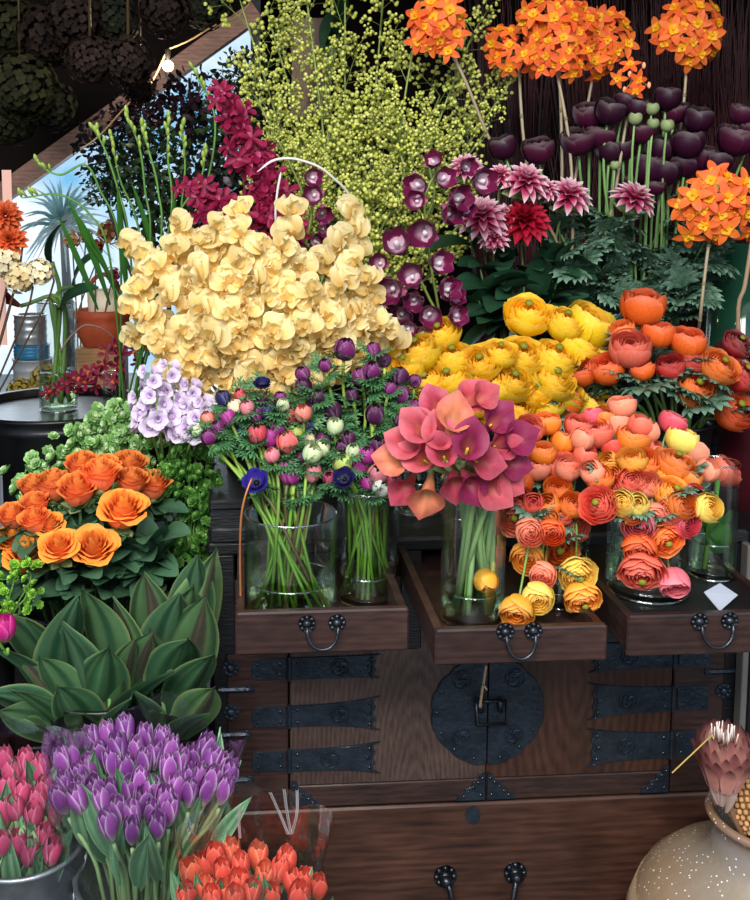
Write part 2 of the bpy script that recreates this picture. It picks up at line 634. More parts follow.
def m_spadix():
    mb = MB().mat('petal')
    mb.tube([(0, 0, .05), (0, 0, .25), (.01, 0, .42), (.012, 0, .46)], [.035, .04, .035, .012], 8, hx('c98a2a'), hx('e6bf4e'))
    return mb.mesh('spadix')

def m_sweetpea(c, cd):
    mb = MB().mat('soft_petal')
    c2 = vary(c, .06)
    ce = mix(c2, (1, .96, .84), .45)
    cf = lambda u, v: mix(mix(mix(cd, c2, .25), c2, v*1.7), ce, max(0, v-.6)*1.6+max(0, abs(u)-.6)*.8)
    def wide(v): return max(.1, math.sin(PI*min(.93, .1+v*.86))**.55)
    # two frilled standards, folded back, and a pair of wings
    petal(mb, rz(0), 1.25, 1.05, 1.35, 2.1, wide, .1, cf, 16, 8, .15, R.uniform(4.5, 7), R.uniform(0, 6), 0, 0, -.28)
    petal(mb, rz(R.uniform(-.5, .5)), .95, .8, 1.1, 1.75, wide, .15, cf, 14, 7, .15, R.uniform(4, 6.5), R.uniform(0, 6), 0, .06, -.2)
    for s in (-1, 1):
        M = rz(0) @ Matrix.Translation((.08, .06*s, .05)) @ Matrix.Rotation(-.9*s+R.uniform(-.3, .3), 4, 'X')
        petal(mb, M, .85, .5, 1.1, .2, wide, -.3, cf, 8, 7, .12, 4, R.uniform(0, 6))
    petal(mb, rz(0), .5, .18, .7, 1.2, lens, -.8, lambda u, v: mix(cd, c2, .5), 4, 4, 0, 5, 0, 0, .1)
    return mb.mesh('sweet_pea_floret')

def m_snap(c, ce):
    mb = MB().mat('petal')
    for i in range(5):
        c2 = vary(c, .1)
        petal(mb, rz(i*2*PI/5), .9, .45, 1.0, .0+.3*(i % 2), spoon, .2, lambda u, v, c2=c2: mix(c2, ce, v), 5, 5, .06, 5, R.uniform(0, 6), 0, .12)
    mb.col = c
    mb.lathe([(.1, -.3), (.22, 0), (.3, .35)], 8)
    return mb.mesh('snapdragon_floret')

def m_dahlia(c, ctip, layers=5, n0=12, wide=.17, open_=1.):
    mb = MB().mat('petal')
    for k in range(layers):
        t = k/(layers-1)
        n = max(5, int(n0*(1-.45*t)))
        for i in range(n):
            c2 = vary(c, .15)
            def cf(u, v, c2=c2):
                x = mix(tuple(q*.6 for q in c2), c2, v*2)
                return mix(x, ctip, max(0, (v-.55)*1.9)+.3*(abs(u)**3)*v)
            a0 = -.2+1.3*t
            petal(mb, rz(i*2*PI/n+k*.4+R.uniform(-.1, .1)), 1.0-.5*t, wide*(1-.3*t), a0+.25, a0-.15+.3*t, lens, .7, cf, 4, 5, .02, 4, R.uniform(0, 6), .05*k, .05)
    return mb.mesh('dahlia_bloom')

def m_epi(c, clip_, cl2):
    mb = MB().mat('petal')
    for i in range(5):
        c2 = vary(c, .1)
        petal(mb, rz(i*2*PI/5+PI/2), 1.0, .27, .2, -.2, ovate, .12, lambda u, v, c2=c2: mix(clip_, c2, v*3), 4, 5, .03, 4, R.uniform(0, 6), 0, .05)
    for i in range(4):
        petal(mb, rz(i*PI/2+.4), .42, .2, .9, .2, spoon, 0, lambda u, v: mix(cl2, clip_, v), 4, 3, .08, 9, R.uniform(0, 6), .05)
    mb.tube([(0, 0, 0), (0, 0, .28)], [.1, .07], 6, clip_)
    return mb.mesh('star_orchid_floret')

def m_cymb(c, cedge, clip_):
    mb = MB().mat('petal')
    for i in range(5):
        c2 = vary(c, .12)
        petal(mb, rz(i*2*PI/5), 1.05, .47, .75, 1.25, ovate, .35, lambda u, v, c2=c2: mix(mix(mix(cedge, (.9, .75, .85), .4), c2, v*2.6-.15), cedge, max(0, abs(u)-.7)*.9), 5, 6, .02, 4, R.uniform(0, 6), 0, .06)
    petal(mb, rz(.6), .75, .33, 1.1, .0, ovate, .5, lambda u, v: mix((.9, .8, .85), clip_, v*1.2), 5, 6, .05, 6, 0, .05)
    mb.tube([(0, 0, .05), (.03, .02, .3), (.08, .05, .5)], [.12, .1, .1], 6, (.85, .75, .8))
    return mb.mesh('cymbidium_floret')

def m_mokara(c, ce, lip):
    mb = MB().mat('petal')
    for i in range(5):
        c2 = vary(c, .2)
        petal(mb, rz(i*2*PI/5), 1.0, .26, .2, R.uniform(-.5, .5), spoon, .3, lambda u, v, c2=c2: mix(c2, ce, v*v), 4, 5, .05, 4, R.uniform(0, 6), 0, .05)
    petal(mb, rz(.5), .55, .18, .9, -.2, ovate, .4, lambda u, v: lip, 4, 4)
    return mb.mesh('orchid_floret')

def m_frond(c, c2, lobes=5, wid=.036):
    """dissected, feathery leaf, unit length along +X, arching"""
    mb = MB().mat('leaf')
    def blade(M, Ln, W, a0=.25, a1=-.35):
        cc = vary(c, .2)
        petal(mb, M, Ln, W, a0, a1, lens, .3, lambda u, v: mix(cc, c2, v), 2, 5)
    mb.tube([(0, 0, 0), (.25, 0, .05), (.5, 0, .07)], .012, 4, c)
    for i in range(lobes):
        an = (i-(lobes-1)/2)*.48+R.uniform(-.08, .08)
        base = Matrix.Translation((.12+.24*(1-abs(an)/1.5), 0, .05)) @ rz(an)
        ln = .62-.1*abs(an)
        blade(base, ln, wid)
        for s in (-1, 1):
            for q in (.3, .58):
                M2 = base @ Matrix.Translation((ln*q, 0, .05*q)) @ rz(s*(.65+R.uniform(-.1, .1)))
                blade(M2, ln*.42, wid*.8, .15, -.5)
    return mb.mesh('feathery_leaf')

def m_blade(c, ce, W=.13, fold=.3, a0=.5, a1=-.4, margin=None, cup=0., nv=9, prof=None, ruf=0.):
    mb = MB().mat('leaf')
    def cf(u, v):
        x = mix(c, ce, v*.8+.15*math.sin(u*9))
        if margin and abs(u) > .8:
            x = mix(x, margin, .8)
        return x
    petal(mb, Matrix.Identity(4), 1.0, W, a0, a1, prof or lens, cup, cf, 10 if margin else 6, nv, ruf, 4, R.uniform(0, 6), 0, 0, fold)
    return mb.mesh('leaf_blade')

def m_calyx(c, n=5, W=.34):
    mb = MB().mat('leaf')
    for i in range(n):
        petal(mb, rz(i*2*PI/n+R.uniform(-.2, .2)), 1.15, W, .1, .1+R.uniform(.3, 1.3), lens, .3, lambda u, v: mix(c, mix(c, (.8, .9, .5), .35), v), 3, 5, 0, 5, 0, 0, 0)
    return mb.mesh('calyx')

def variants(fn, n):
    return [fn() for _ in range(n)]

# ------------------------------------------------------------------ leaf prototypes
G_DARK, G_MID, G_FRESH, G_GREY, G_PALE = hx('25402a'), hx('3f6a38'), hx('6c9c40'), hx('5d8867'), hx('8fb35a')
FROND = variants(lambda: m_frond(hx('2f5c36'), hx('5f935f')), 4)
FROND_FRESH = variants(lambda: m_frond(hx('2f5a33'), hx('5f9a58'), 5, .04), 4)
FROND_GREY = variants(lambda: m_frond(hx('35553f'), hx('7ea088'), 5, .075), 4)
CALYX = variants(lambda: m_calyx(hx('7f9a55')), 3)
ROSELEAF = variants(lambda: m_blade(hx('2f4f36'), hx('4b7053'), .3, .15, .6, -.5, None, .1, 8, ovate), 3)
TULEAF = variants(lambda: m_blade(hx('4f7f5c'), hx('86b07c'), .13, .5, 1.35, .9, None, .2, 10), 4)
DARKLEAF = variants(lambda: m_blade(hx('16301f'), hx('2c5238'), .26, .12, .5, -.5, None, .15, 9, ovate), 3)

# ------------------------------------------------------------------ labels
ORD = 'first second third fourth fifth sixth seventh eighth ninth tenth eleventh twelfth thirteenth fourteenth fifteenth sixteenth'.split()
def label_items(items, noun, where):
    """items: (root, px, py, colour words). noun e.g. 'ranunculus'; where e.g. 'in the coral bunch'."""
    by = {}
    for it in items:
        by.setdefault(it[3], []).append(it)
    for colr, L_ in by.items():
        n = len(L_)
        if n == 1:
            L_[0][0]['label'] = f'{colr} {noun} {where}, the only one so coloured'
            continue
        if n <= 6:
            xs = [i[1] for i in L_]; ys = [i[2] for i in L_]
            if max(xs)-min(xs) >= (max(ys)-min(ys))*.8:
                L_.sort(key=lambda i: i[1]); side = 'left'
            else:
                L_.sort(key=lambda i: i[2]); side = 'top'
            for k, i in enumerate(L_):
                o = ORD[k]+' from the '+side if k < n-1 else ('rightmost' if side == 'left' else 'lowest')
                if k == 0: o = 'leftmost' if side == 'left' else 'topmost'
                i[0]['label'] = f'{colr} {noun} {where}, {o} of that colour'
            continue
        rows = max(2, math.ceil(n/7))
        L_.sort(key=lambda i: i[2])
        per = math.ceil(n/rows)
        if rows == 2: nm = ['upper', 'lower']
        elif rows == 3: nm = ['upper', 'middle', 'lower']
        elif rows == 4: nm = ['top', 'upper middle', 'lower middle', 'bottom']
        else: nm = ['top']+[ORD[k]+' highest' for k in range(1, rows-1)]+['bottom']
        for r in range(rows):
            row = sorted(L_[r*per:(r+1)*per], key=lambda i: i[1])
            for k, i in enumerate(row):
                i[0]['label'] = f'{colr} {noun} {where}, {ORD[min(k,15)]+" from left" if k else "leftmost"} in {nm[r]} row'

# ------------------------------------------------------------------ containers
class Pot:
    def __init__(s, x, y, zb, zr, r):
        s.x, s.y, s.zb, s.zr, s.r = x, y, zb, zr, r

def glass_vase(px, Y, zb, zr, r, label, water=None, group=None, taper=1.0, seg=40):
    x = at(px, 560, Y).x
    root = thing('glass_vase', (x, Y, zb), label, 'vase', group)
    h = zr-zb
    t = .004
    mb = MB().mat('glass')
    r0 = r*taper
    mb.lathe([(.001, 0), (r0*.9, 0), (r0, .006), (r0+(r-r0)*.5, h*.5), (r, h-.004), (r+.0015, h), (r-t*.5, h+.002), (r-t, h-.004), (r0+(r-r0)*.5-t, h*.5), (r0-t, .016), (r0*.85, .011), (.001, .010)], seg)
    mb.mat('glass_rim')
    mb.tube([((r-.0015)*math.cos(2*PI*k/36), (r-.0015)*math.sin(2*PI*k/36), h+.001) for k in range(37)], .0017, 5, cap=False)
    mb.tube([((r0*.95)*math.cos(2*PI*k/36), (r0*.95)*math.sin(2*PI*k/36), .004) for k in range(37)], .0026, 5, cap=False)
    link('glass_wall', mb.mesh('glass_vase'), root)
    if water:
        w = MB().mat('water')
        rw = r0-t-.001
        hw = water-zb
        w.lathe([(.001, .012), (rw*.9, .012), (rw, .018), (rw, hw-.003), (rw-.0, hw), (rw*.97, hw-.0015), (.001, hw-.0015)], seg)
        w.mat('glass_rim')
        w.tube([((rw-.001)*math.cos(2*PI*k/36), (rw-.001)*math.sin(2*PI*k/36), hw) for k in range(37)], .0017, 4, cap=False)
        link('water', w.mesh('vase_water'), root)
    return Pot(x, Y, zb+.018, zr, r)

def bucket(x, y, zb, zr, r, mat, label, cat='bucket', name='flower_bucket', r0=.8, handle=False, group=None):
    root = thing(name, (x, y, zb), label, cat, group)
    h = zr-zb
    mb = MB().mat(mat)
    t = .004
    mb.lathe([(.001, 0), (r*r0, 0), (r*(r0+(1-r0)*.6), h*.6), (r*(r0+(1-r0)*.61)+.002, h*.62), (r*(r0+(1-r0)*.66), h*.64), (r, h-.008), (r+.004, h-.006), (r+.004, h), (r-t, h), (r-t, h-.01), (r*r0-t, .012), (.001, .01)], 36)
    link('bucket_body', mb.mesh('bucket'), root)
    if handle:
        mb = MB().mat(mat)
        mb.tube([(math.cos(a)*(r+.006), -math.sin(a)*.03-.0, h-.02-math.sin(a)*.09) for a in [PI*i/14 for i in range(15)]], .0025, 6)
        o = link('handle', mb.mesh('bucket_handle'), root)
    return Pot(x, y, zb+.014, zr, r)

# ------------------------------------------------------------------ generic stemmed flower
def flower(name, cat, group, bloom, b, axis, size, pot, stem_r=.0022, stem_c=(G_MID, G_FRESH), calyx=True, leaves=None,
           part='bloom', twist=None, scale=None, extra=None, droop=False, spread=.62, leaf_at=(.55, .85), leaf_sz=(.05, .08), nleaf=0, stemlow=None, sides=6):
    b = Vector(b); axis = Vector(axis).normalized()
    rr = pot.r*spread
    a = R.uniform(0, 2*PI); q = rr*math.sqrt(R.random())
    dxy = Vector((b.x-pot.x, b.y-pot.y))
    dl = dxy.length or 1
    lim = min(dl*.5, pot.r*.72)
    base = Vector((pot.x+q*math.cos(a)-dxy.x/dl*rr*.25, pot.y+q*math.sin(a)-dxy.y/dl*rr*.25, pot.zb+.003))
    rim = Vector((pot.x+dxy.x/dl*lim+R.uniform(-.12, .12)*pot.r, pot.y+dxy.y/dl*lim+R.uniform(-.12, .12)*pot.r, pot.zr))
    end = b - axis*size*.75
    L_ = max(.02, (end-rim).length)
    if end.z < rim.z+.02 or droop:
        mid = rim*.45+end*.55; mid.z = max(rim.z, end.z)+.012+L_*.1
        pts = catmull([base, rim, mid, end-axis*min(.03, L_*.3), end], 5)
    else:
        pts = [base]+bez(rim, rim+(rim-base).normalized()*L_*.3+Vector((0, 0, L_*.12)), end-axis*L_*.35, end, 10)
    root = thing(name, base, None, cat, group)
    mb = MB().mat('stem')
    c0, c1 = vary(stem_c[0], .2), vary(stem_c[1], .2)
    mb.tube([p-base for p in pts], [stem_r*1.15]*(len(pts)-1)+[stem_r], sides, c0, c1)
    link('stem', mb.mesh('flower_stem'), root)
    q4 = quat(axis, twist)
    link(part, bloom, root, b-base, q4, scale and tuple(size*k for k in scale) or size)
    if calyx:
        link('calyx', R.choice(CALYX), root, end-base+axis*size*.08, q4, size*.85)
    if nleaf and leaves:
        for i in range(nleaf):
            t = R.uniform(*leaf_at)
            p = pts[min(len(pts)-2, int(t*len(pts)))]
            out_ = Vector((p.x-pot.x, p.y-pot.y, 0))
            if out_.length < .01: out_ = Vector((R.uniform(-1, 1), R.uniform(-1, 0), 0))
            out_ = out_.normalized()+Vector((R.uniform(-.8, .8), R.uniform(-.9, .3), R.uniform(-.1, .7)))
            link('leaf', R.choice(leaves), root, p-base, leafq(out_), R.uniform(*leaf_sz))
    return root

def leafq(d, roll=None):
    d = Vector(d).normalized()
    up = Vector((0, 0, 1))
    if abs(d.z) > .93: up = Vector((0, -1, .2))
    y = up.cross(d).normalized()
    z = d.cross(y)
    M = Matrix((d, y, z)).transposed()
    from mathutils import Quaternion
    return M.to_quaternion() @ Quaternion((1, 0, 0), R.uniform(-.7, .7) if roll is None else roll)

def outaxis(b, pot, up=.5, front=.45, k=.06, jit=.25):
    d = Vector(b)-Vector((pot.x, pot.y, pot.zr-k))
    d.normalize()
    d += Vector((R.uniform(-jit, jit), -front+R.uniform(-jit, jit), up+R.uniform(-jit, jit)))
    return d.normalized()


# ================================================================== SETTING
def bx(mb, x0, x1, y0, y1, z0, z1, bev=0.):
    mb.box((x0, y0, z0), (x1, y1, z1), bev)

mb = MB().mat('floor_stone'); bx(mb, -4, 4, -4, 6.5, -.05, 0); struct('floor', mb)
mb = MB().mat('ceiling_dark'); bx(mb, -2.1, 2.3, 1.3, 5.3, 2.75, 2.8); struct('ceiling', mb)
mb = MB().mat('plaster_dark'); bx(mb, -2.1, -2.05, 1.6, 5.3, 0, 2.75); struct('wall_left', mb)
mb = MB().mat('plaster_dark'); bx(mb, 2.25, 2.3, 1.3, 5.3, 0, 2.75); struct('wall_right', mb)
# back wall with the window opening
YB = 5.2
wx0, wx1 = at(-60, 300, YB).x, at(262, 300, YB).x
wz0, wz1 = zat(420, YB, 100), zat(-40, YB, 100)
mb = MB().mat('plaster_dark')
bx(mb, -2.05, wx0, YB, YB+.08, 0, 2.75)
bx(mb, wx1, 2.25, YB, YB+.08, 0, 2.75)
bx(mb, wx0, wx1, YB, YB+.08, 0, wz0)
bx(mb, wx0, wx1, YB, YB+.08, wz1, 2.75)
struct('wall_back', mb)
wroot = bpy.data.objects.new('window_1', None); COL.objects.link(wroot)
wroot.location = (wx0, YB, wz0); wroot['kind'] = 'structure'
def wpart(name, mb, sm=False):
    o = link(name, mb.mesh(name, sm), wroot, (-wx0, -YB, -wz0)); o['kind'] = 'structure'; return o
mb = MB().mat('white_paint')
bx(mb, wx0, wx0+.05, YB-.02, YB+.06, wz0, wz1); bx(mb, wx1-.05, wx1, YB-.02, YB+.06, wz0, wz1)
bx(mb, wx0, wx1, YB-.02, YB+.06, wz1-.05, wz1); bx(mb, wx0, wx1, YB-.05, YB+.06, wz0, wz0+.05)
xm = at(128, 250, YB).x
wpart('window_frame', mb)
mb = MB().mat('pane'); bx(mb, wx0+.05, wx1-.05, YB+.02, YB+.026, wz0+.05, wz1-.05); wpart('window_pane', mb)

# slanting dark soffit with a lit timber edge at upper left
YS = 3.9
pA, pB = at(-40, 235, YS), at(262, 18, YS)
up = Vector((0, 0, 1))
dirv = (pB-pA).normalized(); nrm = Vector((-dirv.z, 0, dirv.x))
def slab(mat, off0, off1, y0, y1, name, kind='structure'):
    mb = MB().mat(mat)
    a, b_ = pA+nrm*off0, pB+nrm*off0
    c, d = pB+nrm*off1, pA+nrm*off1
    mb.prism([(a.x, a.z), (b_.x, b_.z), (c.x, c.z), (d.x, d.z)], y0, y1)
    return struct(name, mb)
slab('wood_beam', 0, .07, YS-.02, YS+.06, 'trim_1')
mb = MB().mat('ceiling_dark')
a, b_ = pA+nrm*.07, pB+nrm*.07
mb.prism([((a-dirv*.9).x, (a-dirv*.9).z), (b_.x, b_.z), (b_.x+.1, 2.75), ((a-dirv*.9).x, 2.75)], YS+.0, YS+.05)
struct('wall_slope', mb)

# ================================================================== STANDS
X_CH0, X_CH1 = at(213, 700, 2.0).x, at(736, 700, 2.0).x
mb = MB().mat('black_wood')
sx0, sx1 = -.72, X_CH0-.012
for (y0, y1, z) in ((1.735, 1.985, .38), (1.985, 2.5, .5)):
    bx(mb, sx0, sx1, y0, y1, z-.025, z, .003)
    for xx in (sx0, sx1-.03):
        for yy in (y0+.002, y1-.032):
            bx(mb, xx, xx+.03, yy, yy+.03, 0, z-.025)
    bx(mb, sx0+.03, sx1-.03, y0+.006, y0+.02, z-.09, z-.025)
solo('stepped_stand', mb, 'black wooden two-step display stand left of the chest, under the roses', 'stand', None, False)
mb = MB().mat('black_wood')
ZB = 1.0
bx(mb, -.03, 1.5, 2.52, 3.25, ZB-.03, ZB, .003)
for xx in (-.02, .7, 1.45):
    for yy in (2.54, 3.19):
        bx(mb, xx, xx+.04, yy, yy+.04, 0, ZB-.03)
bx(mb, -.02, 1.48, 2.53, 2.545, ZB-.1, ZB-.03)
solo('display_table', mb, 'dark table behind the chest carrying the tall flowers', 'table', None, False)
mb = MB().mat('wood_dark')
YC0, YC1 = 3.72, 4.5
ZC = zat(400, 3.9, 40)
bx(mb, -1.6, at(140, 400, 3.9).x+.05, YC0, YC1, ZC-.03, ZC)
bx(mb, -1.6, at(140, 400, 3.9).x+.05, YC0+.02, YC0+.04, 0, ZC-.03)
bx(mb, at(140, 400, 3.9).x, at(140, 400, 3.9).x+.03, YC0+.04, YC1, 0, ZC-.03)
solo('back_counter', mb, 'dark wooden counter under the window holding the tins', 'counter', None, False)

# ================================================================== TANSU CHEST
YF = 2.0
YBK = 2.44
ZT = .925
chest_o = Vector(((X_CH0+X_CH1)/2, (YF+YBK)/2, 0))
chest = thing('tansu_chest', chest_o, 'dark wooden chest with black iron fittings and three pulled-out drawers of vases', 'chest')
def cpart(name, mb, parent=None, smooth=False, origin=None, label=None):
    """mesh given in world coordinates; origin = its texture origin"""
    if origin is not None:
        o_ = Vector(origin)
        mb.v = [(v[0]-o_.x, v[1]-o_.y, v[2]-o_.z) for v in mb.v]
    else:
        o_ = Vector((0, 0, 0))
    par = parent or chest
    poff = Vector((0, 0, 0)) if parent is None else Vector(parent['_o'])
    base = chest_o if parent is None else poff
    o = link(name, mb.mesh(name, smooth), par, o_-base)
    o['_o'] = tuple(o_)
    if label: o['label'] = label
    return o
def X(px): return at(px, 700, YF).x
def Z(py, px=400): return at(px, py, YF).z
ZL0, ZL1 = Z(803), Z(781)          # rail under the doors
# carcass: sides, back, shelf, top
mb = MB().mat('black_wood')
bx(mb, X_CH0, X_CH0+.03, YF-.004, YBK, .03, ZT-.03, .004)
bx(mb, X_CH1-.03, X_CH1, YF-.004, YBK, .03, ZT-.03, .004)
bx(mb, X_CH0+.03, X_CH1-.03, YBK-.02, YBK, .03, ZT-.03)
bx(mb, X_CH0+.03, X_CH1-.03, YF+.03, YBK-.02, .03, .05)
bx(mb, X_CH0+.03, X_CH1-.03, YF+.03, YBK-.02, Z(672)+.07, Z(672)+.085)
cpart('carcass', mb)
mb = MB().mat('black_wood')
bx(mb, X_CH0-.01, X_CH1+.01, YF-.012, YBK+.01, ZT-.03, ZT, .006)
cpart('top_board', mb)
# the raised black block at the left end
mb = MB().mat('black_wood')
zt2 = at(228, 497, 2.0).z
xl0, xl1 = X_CH0-.004, at(246, 520, 2.0).x+.01
bx(mb, xl0, xl1, YF-.02, YBK, zt2-.022, zt2, .004)
bx(mb, xl0+.004, xl1-.004, YF-.014, YBK-.01, ZT+.03, zt2-.022)
bx(mb, xl0+.001, xl1+.004, YF-.018, YBK-.01, ZT, ZT+.03, .004)
cpart('raised_end_block', mb)
mb = MB().mat('black_wood')       # drawer-opening frame posts
for pxx in (213, 400, 600):
    mb = MB().mat('black_wood')
    x = at(pxx, 600, YF).x
    bx(mb, x, x+.045, YF-.006, YF+.03, Z(676)+.06, ZT-.03, .003)
    cpart('opening_post', mb)

# stiles either side of the doors
XH0, XH1, XMID = X(289), X(672), X(487)
ZD0, ZD1 = Z(802), Z(600)
mb = MB().mat('wood_dark'); bx(mb, X_CH0+.03, XH0-.002, YF-.003, YF+.02, ZL0, ZD1, .002); stile_l = cpart('stile', mb)
mb = MB().mat('wood_dark'); bx(mb, XH1+.002, X_CH1-.03, YF-.003, YF+.02, ZL0, ZD1, .002); stile_r = cpart('stile', mb)
mb = MB().mat('wood_dark'); bx(mb, X_CH0+.005, X_CH1-.03, YF+.003, YF+.03, ZD1, ZD1+.05, .002); cpart('rail', mb)
# doors
zd0 = ZL0+.002
mb = MB().mat('wood_door'); bx(mb, XH0+.002, XMID-.001, YF-.002, YF+.018, ZL1, ZD1-.002, .002)
door_l = cpart('door', mb, None, False, (X(416), YF, Z(815)))
mb = MB().mat('wood_door_brown'); bx(mb, XMID+.001, XH1-.002, YF-.002, YF+.018, ZL1, ZD1-.002, .002)
door_r = cpart('door', mb, None, False, (X(575), YF, Z(690)))
mb = MB().mat('wood_dark'); bx(mb, XH0+.002, XMID-.001, YF-.005, YF+.018, zd0, ZL1, .002); cpart('bottom_rail', mb, door_l)
mb = MB().mat('wood_dark'); bx(mb, XMID+.001, XH1-.002, YF-.005, YF+.018, zd0, ZL1, .002); cpart('bottom_rail', mb, door_r)

def nail(mb, x, z, y, r=.0042):
    rows = []
    for i in range(4):
        a = PI/2*i/3
        rows.append([(x+r*math.cos(a)*math.cos(2*PI*k/8), y-r*.8*math.sin(a), z+r*math.cos(a)*math.sin(2*PI*k/8)) for k in range(8)])
    idx = mb.grid(rows[::-1], None, True)

def ringo(mb, x, z, y, r, t, seg=20):
    rows = []
    for i in range(7):
        a = 2*PI*i/6
        rows.append([(x+(r+t*math.cos(a))*math.cos(2*PI*k/seg), y+t*math.sin(a)*.8, z+(r+t*math.cos(a))*math.sin(2*PI*k/seg)) for k in range(seg)])
    mb.grid(rows, None, True)

def crest(mb, x, z, y, r):
    """round raised emblem: ring round a four-armed whirl"""
    ringo(mb, x, z, y, r, r*.1)
    for k in range(4):
        a = k*PI/2+.2
        pts = []
        for q in range(6):
            t = q/5
            aa = a-t*t*1.5
            rr = r*(.05+.72*min(1, t*1.35))
            pts.append((x+rr*math.cos(aa), y-.0005, z+rr*math.sin(aa)))
        mb.tube(pts, [r*.11]*6, 5)

def strap_poly(x0, x1, zc, h0, h1):
    """hinge strap: plain at x0, flared and scalloped at x1"""
    s = 1 if x1 > x0 else -1
    L_ = abs(x1-x0)
    top, bot = [], []
    for i in range(11):
        t = i/10
        h = h0+(h1-h0)*(t**2.6)
        top.append((x0+s*L_*t, zc+h/2)); bot.append((x0+s*L_*t, zc-h/2))
    end = []
    for i in range(1, 16):
        t = i/16
        zz = h1/2-h1*t
        end.append((x1-s*(.008+.007*abs(math.sin(t*PI*3))), zc+zz))
    poly = top+end+bot[::-1]
    if s > 0: poly = poly[::-1]
    return poly

def ctr_prism(mb, poly, y0, y1):
    # fan-friendly prism for mildly concave outlines
    mb.prism(poly, y0, y1, .0012)

def hinge(door, stile, xh, s, zc, h0, h1, xend, xpl0, xpl1, cx):
    mb = MB().mat('iron')
    ctr_prism(mb, strap_poly(xh+s*.004, xend, zc, h0, h1), YF-.007, YF-.002)
    mb.mat('iron_bright')
    for t, dz in ((.1, .3), (.1, -.3)):
        nail(mb, xh+s*.018, zc+dz*h0, YF-.0065)
    for dz in (.3, -.3, 0):
        nail(mb, xend-s*(.022 if dz else .026), zc+dz*h1, YF-.0065)
    mb.mat('iron')
    for q in range(3):
        mb.tube([(xend-s*(.016+.004*math.cos(a)), YF-.008, zc+(q-1)*h1*.3+.012*math.sin(a)) for a in [PI*i/6-PI/2 for i in range(7)]], .0014, 4)
    mb.tube([(xh, YF-.006, zc-h0*.55), (xh, YF-.006, zc+h0*.55)], .0045, 8)
    o = cpart('hinge_strap', mb, door)
    mb = MB().mat('iron')
    crest(mb, cx, zc, YF-.0085, .0185)
    cpart('crest', mb, door)
    mb = MB().mat('iron')
    a, b_ = min(xpl0, xpl1), max(xpl0, xpl1)
    c = .006
    z0, z1 = zc-h0*.48, zc+h0*.48
    mb.prism([(a+c, z0), (b_, z0), (b_, z1), (a+c, z1), (a, z1-c), (a, z0+c)], YF-.007, YF-.002, .0012)
    mb.mat('iron_bright')
    for xx in (a+.012, b_-.012):
        for zz in (z0+.011, z1-.011):
            nail(mb, xx, zz, YF-.0065, .0036)
    cpart('hinge_plate', mb, stile)

for (py, h0, h1) in ((664, .047, .052), (711, .046, .076), (755, .046, .07)):
    hinge(door_l, stile_l, XH0, 1, Z(py), h0, h1, X(380), X(252), X(286), X(340 if py != 755 else 330))
for (py, h0, h1) in ((655, .056, .07), (699, .056, .084), (745, .058, .086)):
    hinge(door_r, stile_r, XH1, -1, Z(py, 630), h0, h1, X(587), X(676), X(707), X(627))
# rosettes and stay plates on the stiles
def rosette(mb, x, z, y, r):
    nail(mb, x, z, y, r*.55)
    for k in range(8):
        a = 2*PI*k/8
        nail(mb, x+r*.8*math.cos(a), z+r*.8*math.sin(a), y, r*.26)
    mb.prism([(x+r*1.05*math.cos(2*PI*k/20), z+r*1.05*math.sin(2*PI*k/20)) for k in range(20)], y, y+.003)
for st, pts in ((stile_l, ((231, 667), (231, 711))), (stile_r, ((722, 690),))):
    for (px_, py_) in pts:
        mb = MB().mat('iron'); rosette(mb, X(px_), Z(py_, px_), YF-.006, .0165); cpart('rosette', mb, st)
for st, pts in ((stile_l, ((218, 250, 689), (218, 247, 734), (225, 249, 779))), (stile_r, ((706, 735, 671), (706, 735, 745)))):
    for (pa, pb, py_) in pts:
        mb = MB().mat('iron')
        z = Z(py_, pa)
        mb.tube([(X(pa), YF-.005, z), (X(pb), YF-.005, z)], .0055, 6)
        q = pb if st is stile_l else pa
        ringo(mb, X(q), z, YF-.006, .006, .003)
        nail(mb, X(q), z, YF-.007, .005)
        cpart('stay_bar', mb, st)
# lock plate split between the doors
lx, lz = X(487), Z(712)
def lock_half(s, door):
    mb = MB().mat('iron')
    poly = []
    n = 64
    rad = X(487+57)-lx
    for i in range(n+1):
        a = PI/2-PI*i/n
        sc = rad*(1+.03*abs(math.sin(a*8)))
        cxx = sc*math.cos(a)*1.0
        # flattened octagonal outline
        k = 1/max(abs(math.cos(a))*1.0, abs(math.sin(a))*1.0, (abs(math.cos(a))+abs(math.sin(a)))*.74)
        k = .35*k+.65
        poly.append((lx+s*max(.001, sc*k*.96*math.cos(a)), lz+sc*k*.96*math.sin(a)))
    if s > 0: poly = poly[::-1]
    mb.prism(poly, YF-.009, YF-.002, .002)
    mb.mat('iron_bright')
    for a in (-75, -50, -25, 0, 25, 50, 75):
        aa = math.radians(a)
        nail(mb, lx+s*max(.014, rad*.88*math.cos(aa)), lz+rad*.88*math.sin(aa), YF-.0085, .004)
    o = cpart('lock_plate', mb, door)
    for zz in (Z(680), Z(737)):
        mb = MB().mat('iron'); crest(mb, lx+s*(X(518)-lx)*.85, zz, YF-.0102, .02); cpart('crest', mb, door)
lock_half(-1, door_l); lock_half(1, door_r)
mb = MB().mat('iron_bright')
pts = [(X(474), YF-.022, Z(699)), (X(474), YF-.026, Z(721)), (X(503), YF-.026, Z(721)), (X(503), YF-.022, Z(699)), (X(474), YF-.022, Z(699))]
mb.tube(pts, .0042, 7)
bx(mb, X(476), X(482), YF-.02, YF-.008, Z(712), Z(700), .002)
bx(mb, X(496), X(501), YF-.02, YF-.008, Z(712), Z(700), .002)
cpart('door_pull', mb, door_l, True)
